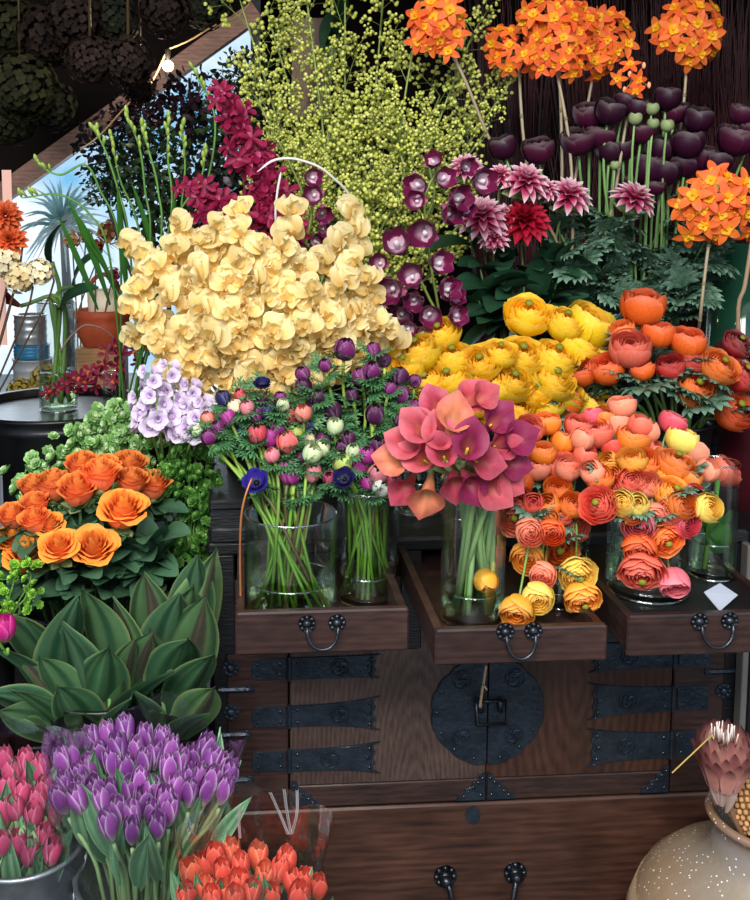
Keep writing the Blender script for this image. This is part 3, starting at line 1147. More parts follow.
# triangular corner plates
def corner(door, xc, s, w=.062, h=.06):
    mb = MB().mat('iron')
    z0 = ZL0+.004
    poly = [(xc, z0)]
    n = 8
    for i in range(n+1):
        t = i/n
        poly.append((xc+s*w*(1-t)+s*.004*abs(math.sin(t*PI*4)), z0+h*t+.003*abs(math.sin(t*PI*4))))
    if s < 0: poly = poly[::-1]
    mb.prism(poly, YF-.009, YF-.004, .001)
    mb.mat('iron_bright')
    for t in (.12, .3, .5, .7, .88):
        nail(mb, xc+s*w*(1-t)*.85, z0+h*t*.86+.004, YF-.0085, .0034)
    nail(mb, xc+s*.01, z0+.012, YF-.0085, .0034)
    cpart('corner_plate', mb, door)
corner(door_l, XMID-.002, -1); corner(door_r, XMID+.002, 1)
corner(door_l, XH0+.004, 1); corner(door_r, XH1-.004, -1)
# wide bottom drawer
mb = MB().mat('wood_red')
bx(mb, X_CH0+.032, X_CH1-.032, YF-.006, YF+.02, .09, ZL0-.004, .004)
bx(mb, X_CH0+.04, X_CH1-.04, YF+.02, YBK-.03, .09, .1)
bdr = cpart('drawer', mb)
def pull(mb, xa, xb, z, y, drop, r=.003, out_=.014):
    n = 14
    pts = [(xa, y, z)]
    for i in range(n+1):
        a = PI*i/n
        pts.append(((xa+xb)/2-(xb-xa)/2*1.03*math.cos(a), y-out_*(.6+.4*math.sin(a)), z-drop*math.sin(a)**.8))
    pts.append((xb, y, z))
    mb.tube(pts, r, 8)
mb = MB().mat('iron_bright')
zz = Z(876); xa, xb = X(447), X(518)
mb.tube([(xa, YF-.012, zz), (xa+.005, YF-.03, zz-.012), (xa+.012, YF-.035, zz-.05), (xa+.03, YF-.037, zz-.062), (xb-.03, YF-.037, zz-.062), (xb-.012, YF-.035, zz-.05), (xb-.005, YF-.03, zz-.012), (xb, YF-.012, zz)], .0062, 8)
cpart('handle', mb, bdr, True)
for x in (xa, xb):
    mb = MB().mat('iron_bright')
    rosette(mb, x, zz, YF-.009, .024)
    mb.ball((x, YF-.02, zz-.004), .013, 10, 6)
    cpart('handle_rosette', mb, bdr, True)
mb = MB().mat('iron'); mb.prism([(X(474)+.016*math.cos(2*PI*k/20), Z(816)+.02*math.sin(2*PI*k/20)) for k in range(20)], YF-.009, YF-.006); cpart('keyhole_plate', mb, bdr)
mb = MB().mat('black_wood'); bx(mb, X_CH0-.005, X_CH1+.005, YF-.01, YBK, 0, .085, .004); cpart('plinth', mb)

# the three pulled-out small drawers
ZDT = .914
def small_drawer(pxa, pxb, py_top, py_bot, hx0, hx1, hy, tray=False):
    yf = (H-ZDT)/( (H-at((pxa+pxb)/2, py_top, 1.0).z) )
    xa, xb = at(pxa, py_top, yf).x, at(pxb, py_top, yf).x
    zb = at(pxa, py_bot, yf).z
    t = .014
    mb = MB().mat('wood_drawer')
    bx(mb, xa, xb, yf, yf+.018, zb, ZDT, .003)
    d = cpart('drawer', mb, None, False, (xa, yf, zb))
    mb = MB().mat('wood_dark')
    bx(mb, xa+.002, xa+.002+t, yf+.018, YF+.2, zb+.006, ZDT-.004)
    bx(mb, xb-.002-t, xb-.002, yf+.018, YF+.2, zb+.006, ZDT-.004)
    bx(mb, xa+t, xb-t, yf+.018, YF+.2, zb+.006, zb+.016)
    bx(mb, xa+t, xb-t, YF+.19, YF+.2, zb+.016, ZDT-.01)
    cpart('drawer_box', mb, d)
    zz = at((pxa+pxb)/2, hy, yf).z
    x1, x2 = at(hx0, hy, yf).x, at(hx1, hy, yf).x
    mb = MB().mat('iron_bright'); pull(mb, x1, x2, zz, yf-.006, .036, .003); cpart('handle', mb, d, True)
    for x in (x1, x2):
        mb = MB().mat('iron_bright'); rosette(mb, x, zz+.004, yf-.003, .0145); cpart('handle_rosette', mb, d, True)
    if tray:
        mb = MB().mat('black_wood')
        bx(mb, xa+t+.004, xb-t-.004, yf+.02, YF-.01, ZDT-.03, ZDT-.012, .002)
        cpart('tray', mb, d)
    return xa, xb, yf, zb+.016
DR1 = small_drawer(235, 409, 611, 656, 307, 337, 625)
DR2 = small_drawer(435, 608, 628, 666, 505, 533, 633)
DR3 = small_drawer(628, 795, 614, 657, 699, 729, 623, True)

mb = MB().mat('tan_cord')
mb.tube(catmull([at(486, 666, 1.955), at(484, 680, 1.962), at(482, 692, 1.962), at(480, 707, 1.963)], 4), [.003, .0026, .0034, .0026]+[.003]*8+[.004], 6)
mb.tube([at(483, 684, 1.958), at(487, 690, 1.95)], .002, 5)
solo('wooden_peg', mb, 'thin pale twig hanging down in front of the chest lock plate', 'twig')
# grey upright at the chest's right end
mb = MB().mat('grey_trim'); bx(mb, at(736, 700, 1.97).x+.006, at(742, 700, 1.97).x+.006, 1.96, 1.99, .0, .9, .002); struct('trim_2', mb)
mb = MB().mat('black_wood'); bx(mb, at(744, 700, 1.97).x+.008, at(900, 700, 1.97).x+.2, 1.97, 2.46, .0, .86, .003)
solo('side_cabinet', mb, 'black cabinet right of the chest, cut by the picture edge', 'cabinet', None, False)

# ------------------------------------------------------------------ glass vases in the drawers
zf = DR1[3]
V1 = glass_vase(291, 1.80, zf, zat(513, 1.80, 291), sz(48, 1.80), 'wide glass cylinder vase of mixed anemones in the left drawer', zat(577, 1.80, 291))
V2 = glass_vase(368, 1.85, zf, zat(488, 1.85, 368), sz(32, 1.85), 'slim glass cylinder vase of purple anemones in the left drawer', zat(571, 1.85, 368))
zf2 = DR2[3]
V3 = glass_vase(473, 1.71, zf2, zat(478, 1.71, 473), sz(34, 1.71), 'tall glass vase of pink calla lilies in the middle drawer', zat(588, 1.71, 473))
V3B = glass_vase(560, 1.78, zf2, zat(525, 1.78, 560), sz(31, 1.78), 'glass vase behind drooping orange ranunculus in the middle drawer', zat(585, 1.78, 560))
ztr = ZDT-.012
V4 = glass_vase(648, 1.735, ztr, zat(500, 1.735, 648), sz(43, 1.735), 'glass vase of coral ranunculus on the right drawer', zat(562, 1.735, 648))
V5 = glass_vase(712, 1.80, ztr, zat(462, 1.80, 712), sz(24, 1.80), 'glass vase with a broad green leaf, right drawer beside the card', zat(540, 1.80, 712))
VB = glass_vase(418, 2.17, ZT, zat(478, 2.17, 418), sz(27, 2.17), 'glass vase standing on the chest between the two front bunches', zat(528, 2.17, 418))
VB2 = glass_vase(462, 2.12, ZT, zat(478, 2.12, 462), sz(20, 2.12), 'narrow empty glass vase on the chest behind the calla vase', None)
# card on the tray
mb = MB().mat('card')
c = at(721, 597, 1.755); c.z = max(c.z, ztr+.03)
p4 = [at(704, 592, 1.645), at(720, 583, 1.668), at(738, 595, 1.652), at(720, 611, 1.628)]
nn = (p4[1]-p4[0]).cross(p4[2]-p4[0]).normalized()*.001
mb.grid([[p4[0], p4[1]], [p4[3], p4[2]]]); mb.grid([[p+nn for p in (p4[0], p4[1])], [p+nn for p in (p4[3], p4[2])]])
solo('white_card', mb, 'small blank white card leaning at the front of the right drawer', 'card', None, False)
# brown twig reflection beside the left vase, modelled as a solid bent stalk
mb = MB().mat('copper')
mb.tube(catmull([at(241, 612, 1.745), at(240, 560, 1.745), at(241, 520, 1.745), at(245, 497, 1.75), at(252, 478, 1.76)], 5), .0022, 6)
solo('twig_reflection', mb, 'thin copper-brown twig reflection, modelled solid, left of the wide glass vase', 'stalk')

# ================================================================== FRONT BUNCHES (drawers)
def C(h): return hx(h)
# ---- ranunculus prototypes per colour
RC = {
 'yellow': ('ffdc22', 'ffba04'), 'amber': ('f9b53c', 'f08a1e'), 'orange': ('f58a2c', 'e5661a'), 'deep orange': ('ef6a24', 'd9480f'),
 'coral': ('f2745a', 'd9503c'), 'salmon': ('f59a78', 'ee7d5c'), 'coral red': ('e8503f', 'bd2f2a'), 'pink': ('ee7a86', 'd9566a'),
 'coral pink': ('e85a6c', 'c43a50'), 'pale yellow': ('f8de6c', 'f0b93a'), 'dark red': ('a3252c', '6a1018'), 'red': ('da3a34', 'a21c20'),
}
BL_BUD, BL_MID, BL_OPEN = {}, {}, {}
for k, (a_, b_) in RC.items():
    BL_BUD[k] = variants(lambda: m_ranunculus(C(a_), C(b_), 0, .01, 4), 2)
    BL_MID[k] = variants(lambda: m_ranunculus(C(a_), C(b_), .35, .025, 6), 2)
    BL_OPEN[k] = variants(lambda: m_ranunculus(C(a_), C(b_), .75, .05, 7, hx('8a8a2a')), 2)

def pick(k, r):
    d = BL_BUD if r <= 10.5 else (BL_MID if r <= 14.5 else BL_OPEN)
    return R.choice(d[k])

Y_, A_, O_, D_, K_, S_, CR_, P_, CP_, PY_, DR_, RD_ = 'yellow', 'amber', 'orange', 'deep orange', 'coral', 'salmon', 'coral red', 'pink', 'coral pink', 'pale yellow', 'dark red', 'red'
coral = [
 (530,428,12,K_),(547,422,11,O_),(543,452,11,O_),(563,442,10,O_),(537,467,11,S_),(563,465,14,K_),(578,425,11,K_),(582,439,10,S_),(595,432,14,K_),
 (617,425,13,S_),(593,417,9,CP_),(633,438,13,O_),(647,431,10,S_),(613,448,10,CR_),(632,460,12,A_),(592,472,10,S_),(613,475,13,O_),(632,482,12,K_),
 (653,473,12,A_),(675,463,17,O_),(697,452,10,S_),(682,438,13,PY_),(673,421,11,CP_),(708,470,10,S_),(725,471,13,K_),(673,493,15,A_),(693,495,10,CP_),
 (708,508,12,PY_),(685,523,12,CP_),(652,500,10,CR_),(637,504,10,PY_),(622,503,11,PY_),(598,505,15,K_),(573,505,11,O_),(558,490,12,O_),(520,483,11,D_),
 (533,503,9,CR_),(575,527,12,S_),(515,517,15,S_),(558,548,16,O_),(528,557,14,A_),(543,575,11,S_),(538,598,13,PY_),(578,575,15,PY_),(583,599,15,A_),
 (638,525,14,P_),(665,539,15,O_),(640,549,14,D_),(642,573,18,K_),(674,583,13,P_),(483,515,13,K_),(498,495,9,A_),(486,581,10,A_),(517,612,14,A_),
 (604,418,10,O_),(622,405,11,S_),(655,452,10,K_),(585,455,10,K_),(548,505,10,O_),(690,478,10,O_),(640,425,10,K_),(608,462,9,A_),
 (628,478,12,S_),(644,462,12,O_),(660,490,12,O_),(612,490,12,K_),(648,484,11,S_),(682,505,12,O_),(668,512,11,K_),(600,478,11,O_),(655,516,11,S_),(630,512,11,O_),(545,520,12,O_),(560,512,11,K_),(530,532,12,S_),(552,532,11,D_),(520,500,11,K_),(568,468,11,S_)]
items = []
for (px, py, r, k) in coral:
    Y = 1.93-(py-410)/200*.27+R.uniform(-.02, .02)
    Y -= .03
    if 590 < px < 720 and py > 500: Y = min(Y, 1.645)
    elif 590 < px < 720 and py > 455: Y -= .1
    elif 510 < px < 575 and 495 < py < 540: Y -= .06
    pot = V4 if px > 588 else V3B
    if px < 500: pot = V3
    b = at(px, py, Y)
    low = py > 512
    ax = outaxis(b, pot, -.35 if low else .45, .75, .05, .3)
    o = flower('ranunculus', 'flower', 'coral and orange ranunculus of the front bunch', pick(k, r), b, ax, sz(r, Y)*1.3, pot, .0019,
               (hx('5f8a3a'), hx('8fae5e')), True, FROND_GREY, droop=low, nleaf=(1 if R.random() < .6 else 0), leaf_sz=(.05, .085), leaf_at=(.5, .8))
    items.append((o, px, py, k))
label_items(items, 'ranunculus', 'in the front drawer bunch')

# ---- yellow ranunculus, standing behind
PY1 = Pot(at(505, 400, 2.29).x, 2.29, ZT+.014, 1.09, .085)
bucket(PY1.x, PY1.y, ZT, PY1.zr, PY1.r, 'black_plastic', 'black bucket of yellow ranunculus on top of the chest')
yel = [(440,333,17),(453,357,18),(417,350,20),(393,344,14),(407,364,17),(450,379,19),(427,381,16),(433,398,15),(480,363,18),(490,384,18),(497,410,17),
 (470,381,15),(528,313,20),(565,321,17),(590,324,22),(580,343,19),(522,355,20),(555,357,20),(513,381,19),(553,379,20),(517,408,19),(547,401,17),(590,404,18),
 (536,390,15),(500,352,15),(607,356,13),(475,402,14),(570,392,15),(537,418,14),(358,358,10),(462,415,13),(605,385,12)]
items = []
for (px, py, r) in yel:
    Y = 2.33-.12*max(0, 1-((px-500)/130)**2-((py-370)/75)**2)**.5-(py-360)*.0006+R.uniform(-.02, .02)
    b = at(px, py, Y)
    o = flower('ranunculus', 'flower', 'yellow ranunculus behind the calla lilies', R.choice(BL_OPEN[Y_] if R.random() < .75 else BL_MID[Y_]), b, outaxis(b, PY1, .55, .6), sz(r, Y)*1.2, PY1, .0025,
               (hx('5f8a3a'), hx('8fae5e')), True, FROND_GREY, nleaf=1 if px > 540 else 0, leaf_sz=(.08, .12))
    items.append((o, px, py, 'yellow'))
label_items(items, 'ranunculus', 'behind the calla lilies')

# ---- big orange ranunculus at right
PO = Pot(at(672, 400, 2.28).x, 2.26, ZT+.014, 1.10, .085)
bucket(PO.x, PO.y, ZT, PO.zr, PO.r, 'black_plastic', 'black bucket of large orange ranunculus at the right of the chest')
big = [(643,305,20,D_),(658,333,15,D_),(630,348,19,K_),(607,368,16,D_),(583,372,13,D_),(688,341,16,D_),(692,358,15,CR_),(670,366,13,RD_),(695,387,20,O_),
 (720,366,18,O_),(742,373,17,RD_),(735,409,20,D_),(738,343,14,DR_),(568,403,13,D_),(642,369,11,D_),(622,330,12,O_)]
items = []
for (px, py, r, k) in big:
    Y = 2.26-.10*max(0, 1-((px-680)/100)**2-((py-360)/70)**2)**.5-(py-350)*.0007+R.uniform(-.02, .02)
    b = at(px, py, Y)
    o = flower('ranunculus', 'flower', 'large orange ranunculus at the right', R.choice(BL_OPEN[k] if px > 690 else BL_MID[k]), b, outaxis(b, PO, .9 if px < 690 else .5, .25 if px < 690 else .7), sz(r, Y)*1.14, PO, .0032,
               (hx('5f8a3a'), hx('9ab86a')), True, FROND_GREY, nleaf=2, leaf_sz=(.09, .14), leaf_at=(.5, .8))
    items.append((o, px, py, k))
label_items(items, 'ranunculus', 'in the tall right bunch')

# ---- calla lilies
CAL = {'pink': ('bf4c58', 'd8864e', 'd27680'), 'magenta': ('842248', 'c0684e', '9c3a60'), 'salmon': ('d07a58', 'e6b878', 'c4545f'), 'rose': ('aa3a4e', 'd07a50', 'c46474')}
CALM = {k: variants(lambda: m_calla(C(a_), C(b_), C(c_)), 2) for k, (a_, b_, c_) in CAL.items()}
SPAD = m_spadix()
# px,py of the funnel middle, size(px), in-plane angle (deg, 0 = up, + = right), tilt to camera, colour, face (twist deg)
calla = [(466,404,58,38,.25,'pink'),(452,424,62,12,.35,'salmon'),(468,448,62,6,.8,'magenta'),(492,424,56,40,.45,'magenta'),(496,446,54,70,.5,'rose'),(444,456,54,-18,.8,'rose'),
 (424,432,60,-38,.5,'pink'),(402,460,56,-75,.4,'salmon'),(424,460,56,-50,.5,'pink'),(428,490,62,-165,.35,'salmon'),(453,478,54,170,.45,'rose'),(484,484,66,120,.8,'pink'),
 (510,442,60,62,.45,'magenta'),(505,462,54,95,.6,'magenta'),(412,446,56,-58,.5,'pink'),(440,440,58,-10,.6,'pink'),(468,480,56,150,.6,'magenta'),(500,478,54,115,.6,'pink'),(478,462,54,90,.7,'rose'),(408,484,52,-140,.4,'rose'),(438,410,52,-20,.4,'rose'),(478,400,50,55,.3,'pink')]
items = []
for (px, py, s, ang, tilt, k) in calla:
    Y = 1.73-.12*max(0, 1-((px-460)/75)**2-((py-450)/65)**2)**.5+R.uniform(-.015, .015)
    S = sz(s, Y)/1.28
    an = math.radians(ang)
    ax = Vector((math.sin(an), -tilt, math.cos(an))).normalized()
    b = at(px, py, Y)-ax*S*.42
    # mouth (theta=pi side is the low lip) turned to the camera
    zq = ax; tow = Vector((0, -1, .25)); xx = -(tow-zq*tow.dot(zq)).normalized(); yy = zq.cross(xx)
    q = Matrix((xx, yy, zq)).transposed().to_quaternion()
    root = thing('calla_lily', (0, 0, 0), None, 'flower', 'calla lilies in the middle drawer vase')
    a2 = R.uniform(0, 6.28)
    base = Vector((V3.x+.035*math.cos(a2), V3.y+.035*math.sin(a2), V3.zb+.003))
    rim = Vector((V3.x+R.uniform(-.03, .03), V3.y+R.uniform(-.04, .02), V3.zr-.02))
    root.location = base
    if ax.z < .2:
        pts = catmull([base, rim, (rim+b)*.5+Vector((0, .01, .05)), b-ax*.015, b+ax*.01], 6)
    else:
        pts = [base]+bez(rim, rim+Vector((0, 0, .05)), b-ax*.05, b+ax*.01, 10)
    mb = MB().mat('stem'); mb.tube([p-base for p in pts], [.0052]*len(pts), 8, vary(hx('86a86a'), .12), vary(hx('9cb878'), .12)); link('stem', mb.mesh('calla_stem'), root)
    link('spathe', R.choice(CALM[k]), root, b-base, q, S)
    if tilt >= .45: link('spadix', SPAD, root, b-base, q, S*.9)
    items.append((root, px, py, k))
label_items(items, 'calla lily', 'in the middle drawer vase')
# long stems seen in the calla vase are the callas' own

# ---- anemones
AN = {'purple': '7a2468', 'dark purple': '551a4a', 'magenta': 'b0348f', 'red': 'd24a56', 'coral': 'e56a68', 'pink': 'e88a94', 'salmon': 'ec8a78', 'pale green': 'd3dfae', 'yellow green': 'bcc863', 'cream': 'ead9b4', 'white': 'eff0e2',
      'violet blue': '3a2f96', 'dark blue': '252255', 'dark pink': 'a83458'}
ANB = {k: variants(lambda: m_bud(C(v), mix(C(v), (1, 1, 1), .16)), 2) for k, v in AN.items()}
ANO = {k: variants(lambda: m_anemone(C(AN[k]), hx('101020')), 2) for k in ('violet blue', 'dark blue', 'purple', 'dark purple')}
U = 'purple'; DU = 'dark purple'; M_ = 'magenta'; PG = 'pale green'; VB_ = 'violet blue'; DB = 'dark blue'
anem = [(345,349,10,U),(373,350,7,U),(325,365,6,U),(360,377,8,U),(372,370,8,U),(400,376,8,DU),(402,394,8,U),(415,408,8,U),(415,381,6,U),(303,374,7,U),(303,386,8,DU),(317,397,7,DU),(313,406,7,DU),
 (332,411,9,DU),(375,414,9,DU),(323,440,7,U),(348,438,7,DU),(377,445,8,DU),(367,455,8,M_),(358,467,9,M_),(368,482,8,M_),(343,447,7,DU),(385,360,6,U),(390,388,6,U),(352,395,6,DU),(400,420,6,DU),
 (257,433,9,'red'),(287,417,9,'red'),(287,442,10,'coral'),(270,437,9,M_),(255,416,7,U),(303,413,8,'salmon'),(277,430,7,U),(290,472,11,M_),(312,472,9,'pink'),(378,473,10,'pink'),(393,481,7,'dark pink'),
 (295,432,8,'yellow green'),(312,453,9,PG),(322,448,8,PG),(343,464,9,'yellow green'),(353,451,7,PG),(335,426,8,PG),(338,456,7,PG),(382,487,9,'white'),(308,440,7,'cream'),(283,405,6,PG),(393,438,7,'yellow green'),
 (257,484,14,VB_),(345,480,12,DB),(268,412,8,DB),(307,427,7,DB),(262,387,9,DB),(247,408,7,'pink'),(235,407,7,'cream'),(223,398,7,DB),(245,432,8,VB_),(228,417,7,M_),(218,428,7,U),(208,419,7,'salmon'),(197,431,6,PG),(208,437,7,U),
 (280,398,6,U),(240,395,6,'red'),(262,400,6,M_),(330,478,7,'dark pink'),(300,458,6,U),(272,455,7,'pink')]
items = []
for (px, py, r, k) in anem:
    Y = 1.80+(482-py)/150*.19+R.uniform(-.03, .02)
    pot = V1 if (px < 330 and py > 395) or px < 300 else V2
    b = at(px, py, Y)
    big_ = k in (VB_, DB) and r > 8
    mesh = R.choice(ANO[k]) if big_ else R.choice(ANB[k])
    ax = outaxis(b, pot, .5, .6 if not big_ else 1.2, .06, .35)
    o = flower('anemone', 'flower', 'anemones in the left drawer', mesh, b, ax, sz(r, Y)*(1.12 if not big_ else 1.15), pot, .0029,
               (hx('5f8a2e'), hx('9cb84a')) if R.random() < .75 else (hx('5a4a34'), hx('6f8a40')), False, FROND, leaf_sz=(.04, .07), spread=.8, nleaf=0)
    bl = b
    for q in range(7):     # the ruff of feathery leaves under each bloom
        th = R.uniform(0, 2*PI)
        d = Vector((math.cos(th), math.sin(th)-.5, R.uniform(-.1, .7)))
        link('leaf', R.choice(FROND), o, b-ax*sz(r, Y)*R.uniform(.9, 3.6)-o.location, leafq(d), R.uniform(.04, .065))
    items.append((o, px, py, k))
label_items(items, 'anemone', 'in the left drawer bunch')
# bare cut stems leaning in the wide vase already belong to the anemones above

# broad leaf in the slim right vase
root = thing('arum_leaf', (V5.x, V5.y, V5.zb), 'broad green leaf on a pale stem inside the slim right drawer vase', 'leaf')
mb = MB().mat('stem'); mb.tube([(-.02, -.01, 0), (-.01, 0, .05), (.0, 0, .1), (.005, 0, .17)], .005, 6, hx('8fae5e'), hx('5f9a3a')); link('stem', mb.mesh('leaf_stem'), root)
bl = m_blade(hx('2f6a26'), hx('558f36'), .3, .1, .3, .2, None, .2, 9, ovate)
for (lz_, d, s) in ((.03, (.3, -.2, 1), .07), (.05, (-.35, -.1, 1), .065), (.07, (.2, -.3, 1), .06), (.06, (-.1, .3, 1), .075)):
    link('leaf', bl, root, (0, 0, lz_), leafq(d, R.uniform(-1, 1)), s)

# ================================================================== CREAM SWEET PEAS
SP = variants(lambda: m_sweetpea(C('f8e4a4'), C('edc35a')), 6)
PSP = Pot(at(255, 400, 2.24).x, 2.24, ZT+.014, 1.13, .075)
bucket(PSP.x, PSP.y, ZT, PSP.zr, PSP.r, 'black_plastic', 'black bucket of cream sweet peas at the left end of the chest')
pts_sp = []
tries = 0
edge_ = [(140,255),(150,300),(165,345),(178,372),(205,382),(232,385),(150,270),(160,325),(215,240),(185,238),(290,225),(345,228),(352,240),(375,330),(382,345),(362,290),(325,372),(300,380),(345,318),(270,392),(240,228)]
for e_ in edge_+[(268, 272), (276, 258), (262, 286), (282, 280)]: pts_sp.append(e_)
while len(pts_sp) < 66 and tries < 6000:
    tries += 1
    x, y = R.uniform(130, 385), R.uniform(222, 392)
    if ((x-258)/122)**2+((y-308)/78)**2 > 1: continue
    if all((x-a)**2+(y-b)**2 > 16.5**2 for a, b in pts_sp): pts_sp.append((x, y))
items = []
for (px, py) in pts_sp:
    t = max(0, 1-((px-258)/135)**2-((py-308)/95)**2)**.5
    Y = 2.26-.2*t+R.uniform(-.02, .02)
    b = at(px, py+15, Y)
    ax = outaxis(b, PSP, .25, .7, .03, .25)
    o = thing('sweet_pea', (0, 0, 0), None, 'flower', 'cream sweet peas in the big ruffled bunch')
    base = Vector((PSP.x+R.uniform(-.05, .05), PSP.y+R.uniform(-.05, .05), PSP.zb+.003)); o.location = base
    rim = Vector((PSP.x+(b.x-PSP.x)*.25, PSP.y+(b.y-PSP.y)*.2, PSP.zr))
    back = b-ax*.045
    if back.z < rim.z: p2 = (rim+back)*.5+Vector((0, 0, .05))
    else: p2 = back-Vector((0, 0, .05))
    pl = [base]+bez(rim, rim+Vector((0, 0, .05)), p2, back, 8)
    tip = b+ax*.03+Vector((0, 0, .02))
    pl.append(tip)
    mb = MB().mat('stem'); mb.tube([p-base for p in pl], .0016, 5, hx('7f9a55'), hx('a8ba78')); link('stem', mb.mesh('sweet_pea_stem'), o)
    for k in range(4):
        sp = back.lerp(tip, k/3)
        side = Vector((R.uniform(-1, 1), R.uniform(-.9, .1), R.uniform(-.5, .8)))+ax*.5
        side.normalize()
        ps = sp+side*.02
        # floret faces outward: its standard (x-direction) points away
        xx = (Vector((R.uniform(-.9, .9), -1, R.uniform(-.5, .5)))*.8+side*.9).normalized()
        zz = Vector((R.uniform(-1.3, 1.3), 0, 1)); zz = (zz-xx*zz.dot(xx)).normalized(); yy = zz.cross(xx)
        q = Matrix((xx, yy, zz)).transposed().to_quaternion()
        link('floret', R.choice(SP), o, ps-base, q, R.uniform(.029, .038))
    items.append((o, px, py, 'cream'))
label_items(items, 'sweet pea stem', 'in the ruffled bunch')

# ================================================================== LAVENDER SNAPDRAGONS
SN = variants(lambda: m_snap(C('d0b4da'), C('e9dcec')), 3)
PSN = Pot(at(166, 440, 2.27).x, 2.27, .514, .9, .05)
bucket(PSN.x, PSN.y, .5, PSN.zr, PSN.r, 'white_paint', 'pale white bucket of lavender snapdragons left of the chest')
items = []
for (px, py, px2, py2) in ((150, 372, 160, 428), (170, 366, 172, 425), (192, 385, 185, 436), (140, 398, 152, 432), (180, 395, 178, 440), (205, 402, 192, 440)):
    Y = 2.04+R.uniform(-.03, .03)
    top, low = at(px, py, Y), at(px2, py2, Y)
    o = thing('snapdragon', (PSN.x, PSN.y, PSN.zb+.003), None, 'flower', 'lavender snapdragons under the sweet peas')
    base = o.location.copy()
    base = Vector((PSN.x+R.uniform(-.03, .03), PSN.y+R.uniform(-.03, .03), PSN.zb+.003)); o.location = base
    pl = catmull([base, Vector((PSN.x, PSN.y, PSN.zr)), low, top], 6)
    mb = MB().mat('stem'); mb.tube([p-base for p in pl], .003, 6, G_MID, G_PALE); link('stem', mb.mesh('snapdragon_stem'), o)
    n = 13
    for k in range(n):
        t = k/(n-1)
        p_ = low.lerp(top, t)
        a = k*2.4
        d = Vector((math.cos(a), math.sin(a)-.35, .25)).normalized()
        s = .027*(1-.4*t)
        link('floret', R.choice(SN), o, p_+d*s*.9-base, quat(d), s)
    items.append((o, px, py, 'lavender'))
label_items(items, 'snapdragon spike', 'below the cream sweet peas')

# ================================================================== DAHLIAS, CYMBIDIUM, DARK RANUNCULUS (behind)
PD = Pot(at(520, 330, 2.62).x, 2.62, ZB+.014, 1.2, .09)
bucket(PD.x, PD.y, ZB, PD.zr, PD.r, 'black_plastic', 'black bucket of pink dahlias on the back table')
DA = {'pink and white': variants(lambda: m_dahlia(C('bf1c62'), C('f8e4ec')), 3), 'crimson': variants(lambda: m_dahlia(C('a00f2c'), C('b52038'), 6, 14, .2), 2)}
items = []
for (px, py, r, k) in ((525,183,25,'pink and white'),(500,176,15,'pink and white'),(568,197,25,'pink and white'),(482,218,27,'pink and white'),(506,220,21,'pink and white'),(524,222,27,'crimson'),(494,240,16,'pink and white'),(633,200,24,'pink and white'),(466,168,18,'pink and white'),(545,190,15,'pink and white')):
    Y = 2.52+R.uniform(-.03, .03)-(.06 if k == 'crimson' else 0)+(.03 if px == 524 else 0)
    b = at(px, py, Y)
    o = flower('dahlia', 'flower', 'dahlias behind the yellow ranunculus', R.choice(DA[k]), b, outaxis(b, PD, .5 if px != 524 else .2, .9, .05, .2), sz(r, Y)*1.05, PD, .003, (hx('2f4a2a'), hx('5a6a3a')), True, DARKLEAF, nleaf=3, leaf_sz=(.09, .15), leaf_at=(.4, .75))
    items.append((o, px, py, k))
label_items(items, 'dahlia', 'behind the yellow ranunculus')
# dark filler foliage in that bucket
items = []
for i in range(12):
    px, py = R.uniform(470, 580), R.uniform(262, 322)
    b = at(px, py, 2.5+R.uniform(-.03, .05))
    o = thing('foliage_branch', (PD.x, PD.y, PD.zb+.003), None, 'foliage', 'dark leafy stems under the dahlias')
    base = o.location.copy()
    pl = catmull([base, Vector((PD.x+(b.x-PD.x)*.4, PD.y-.03, PD.zr)), b], 6)
    mb = MB().mat('stem'); mb.tube([p-base for p in pl], .0025, 5, hx('2a3a22'), hx('4a6a3a')); link('stem', mb.mesh('branch_stem'), o)
    for q in range(4):
        link('leaf', R.choice(DARKLEAF), o, pl[-1-q]-base, leafq((R.uniform(-1, 1), R.uniform(-1, 0), R.uniform(-.4, .7))), R.uniform(.09, .15))
    items.append((o, px, py, 'dark green'))
label_items(items, 'leafy stem', 'under the dahlias')

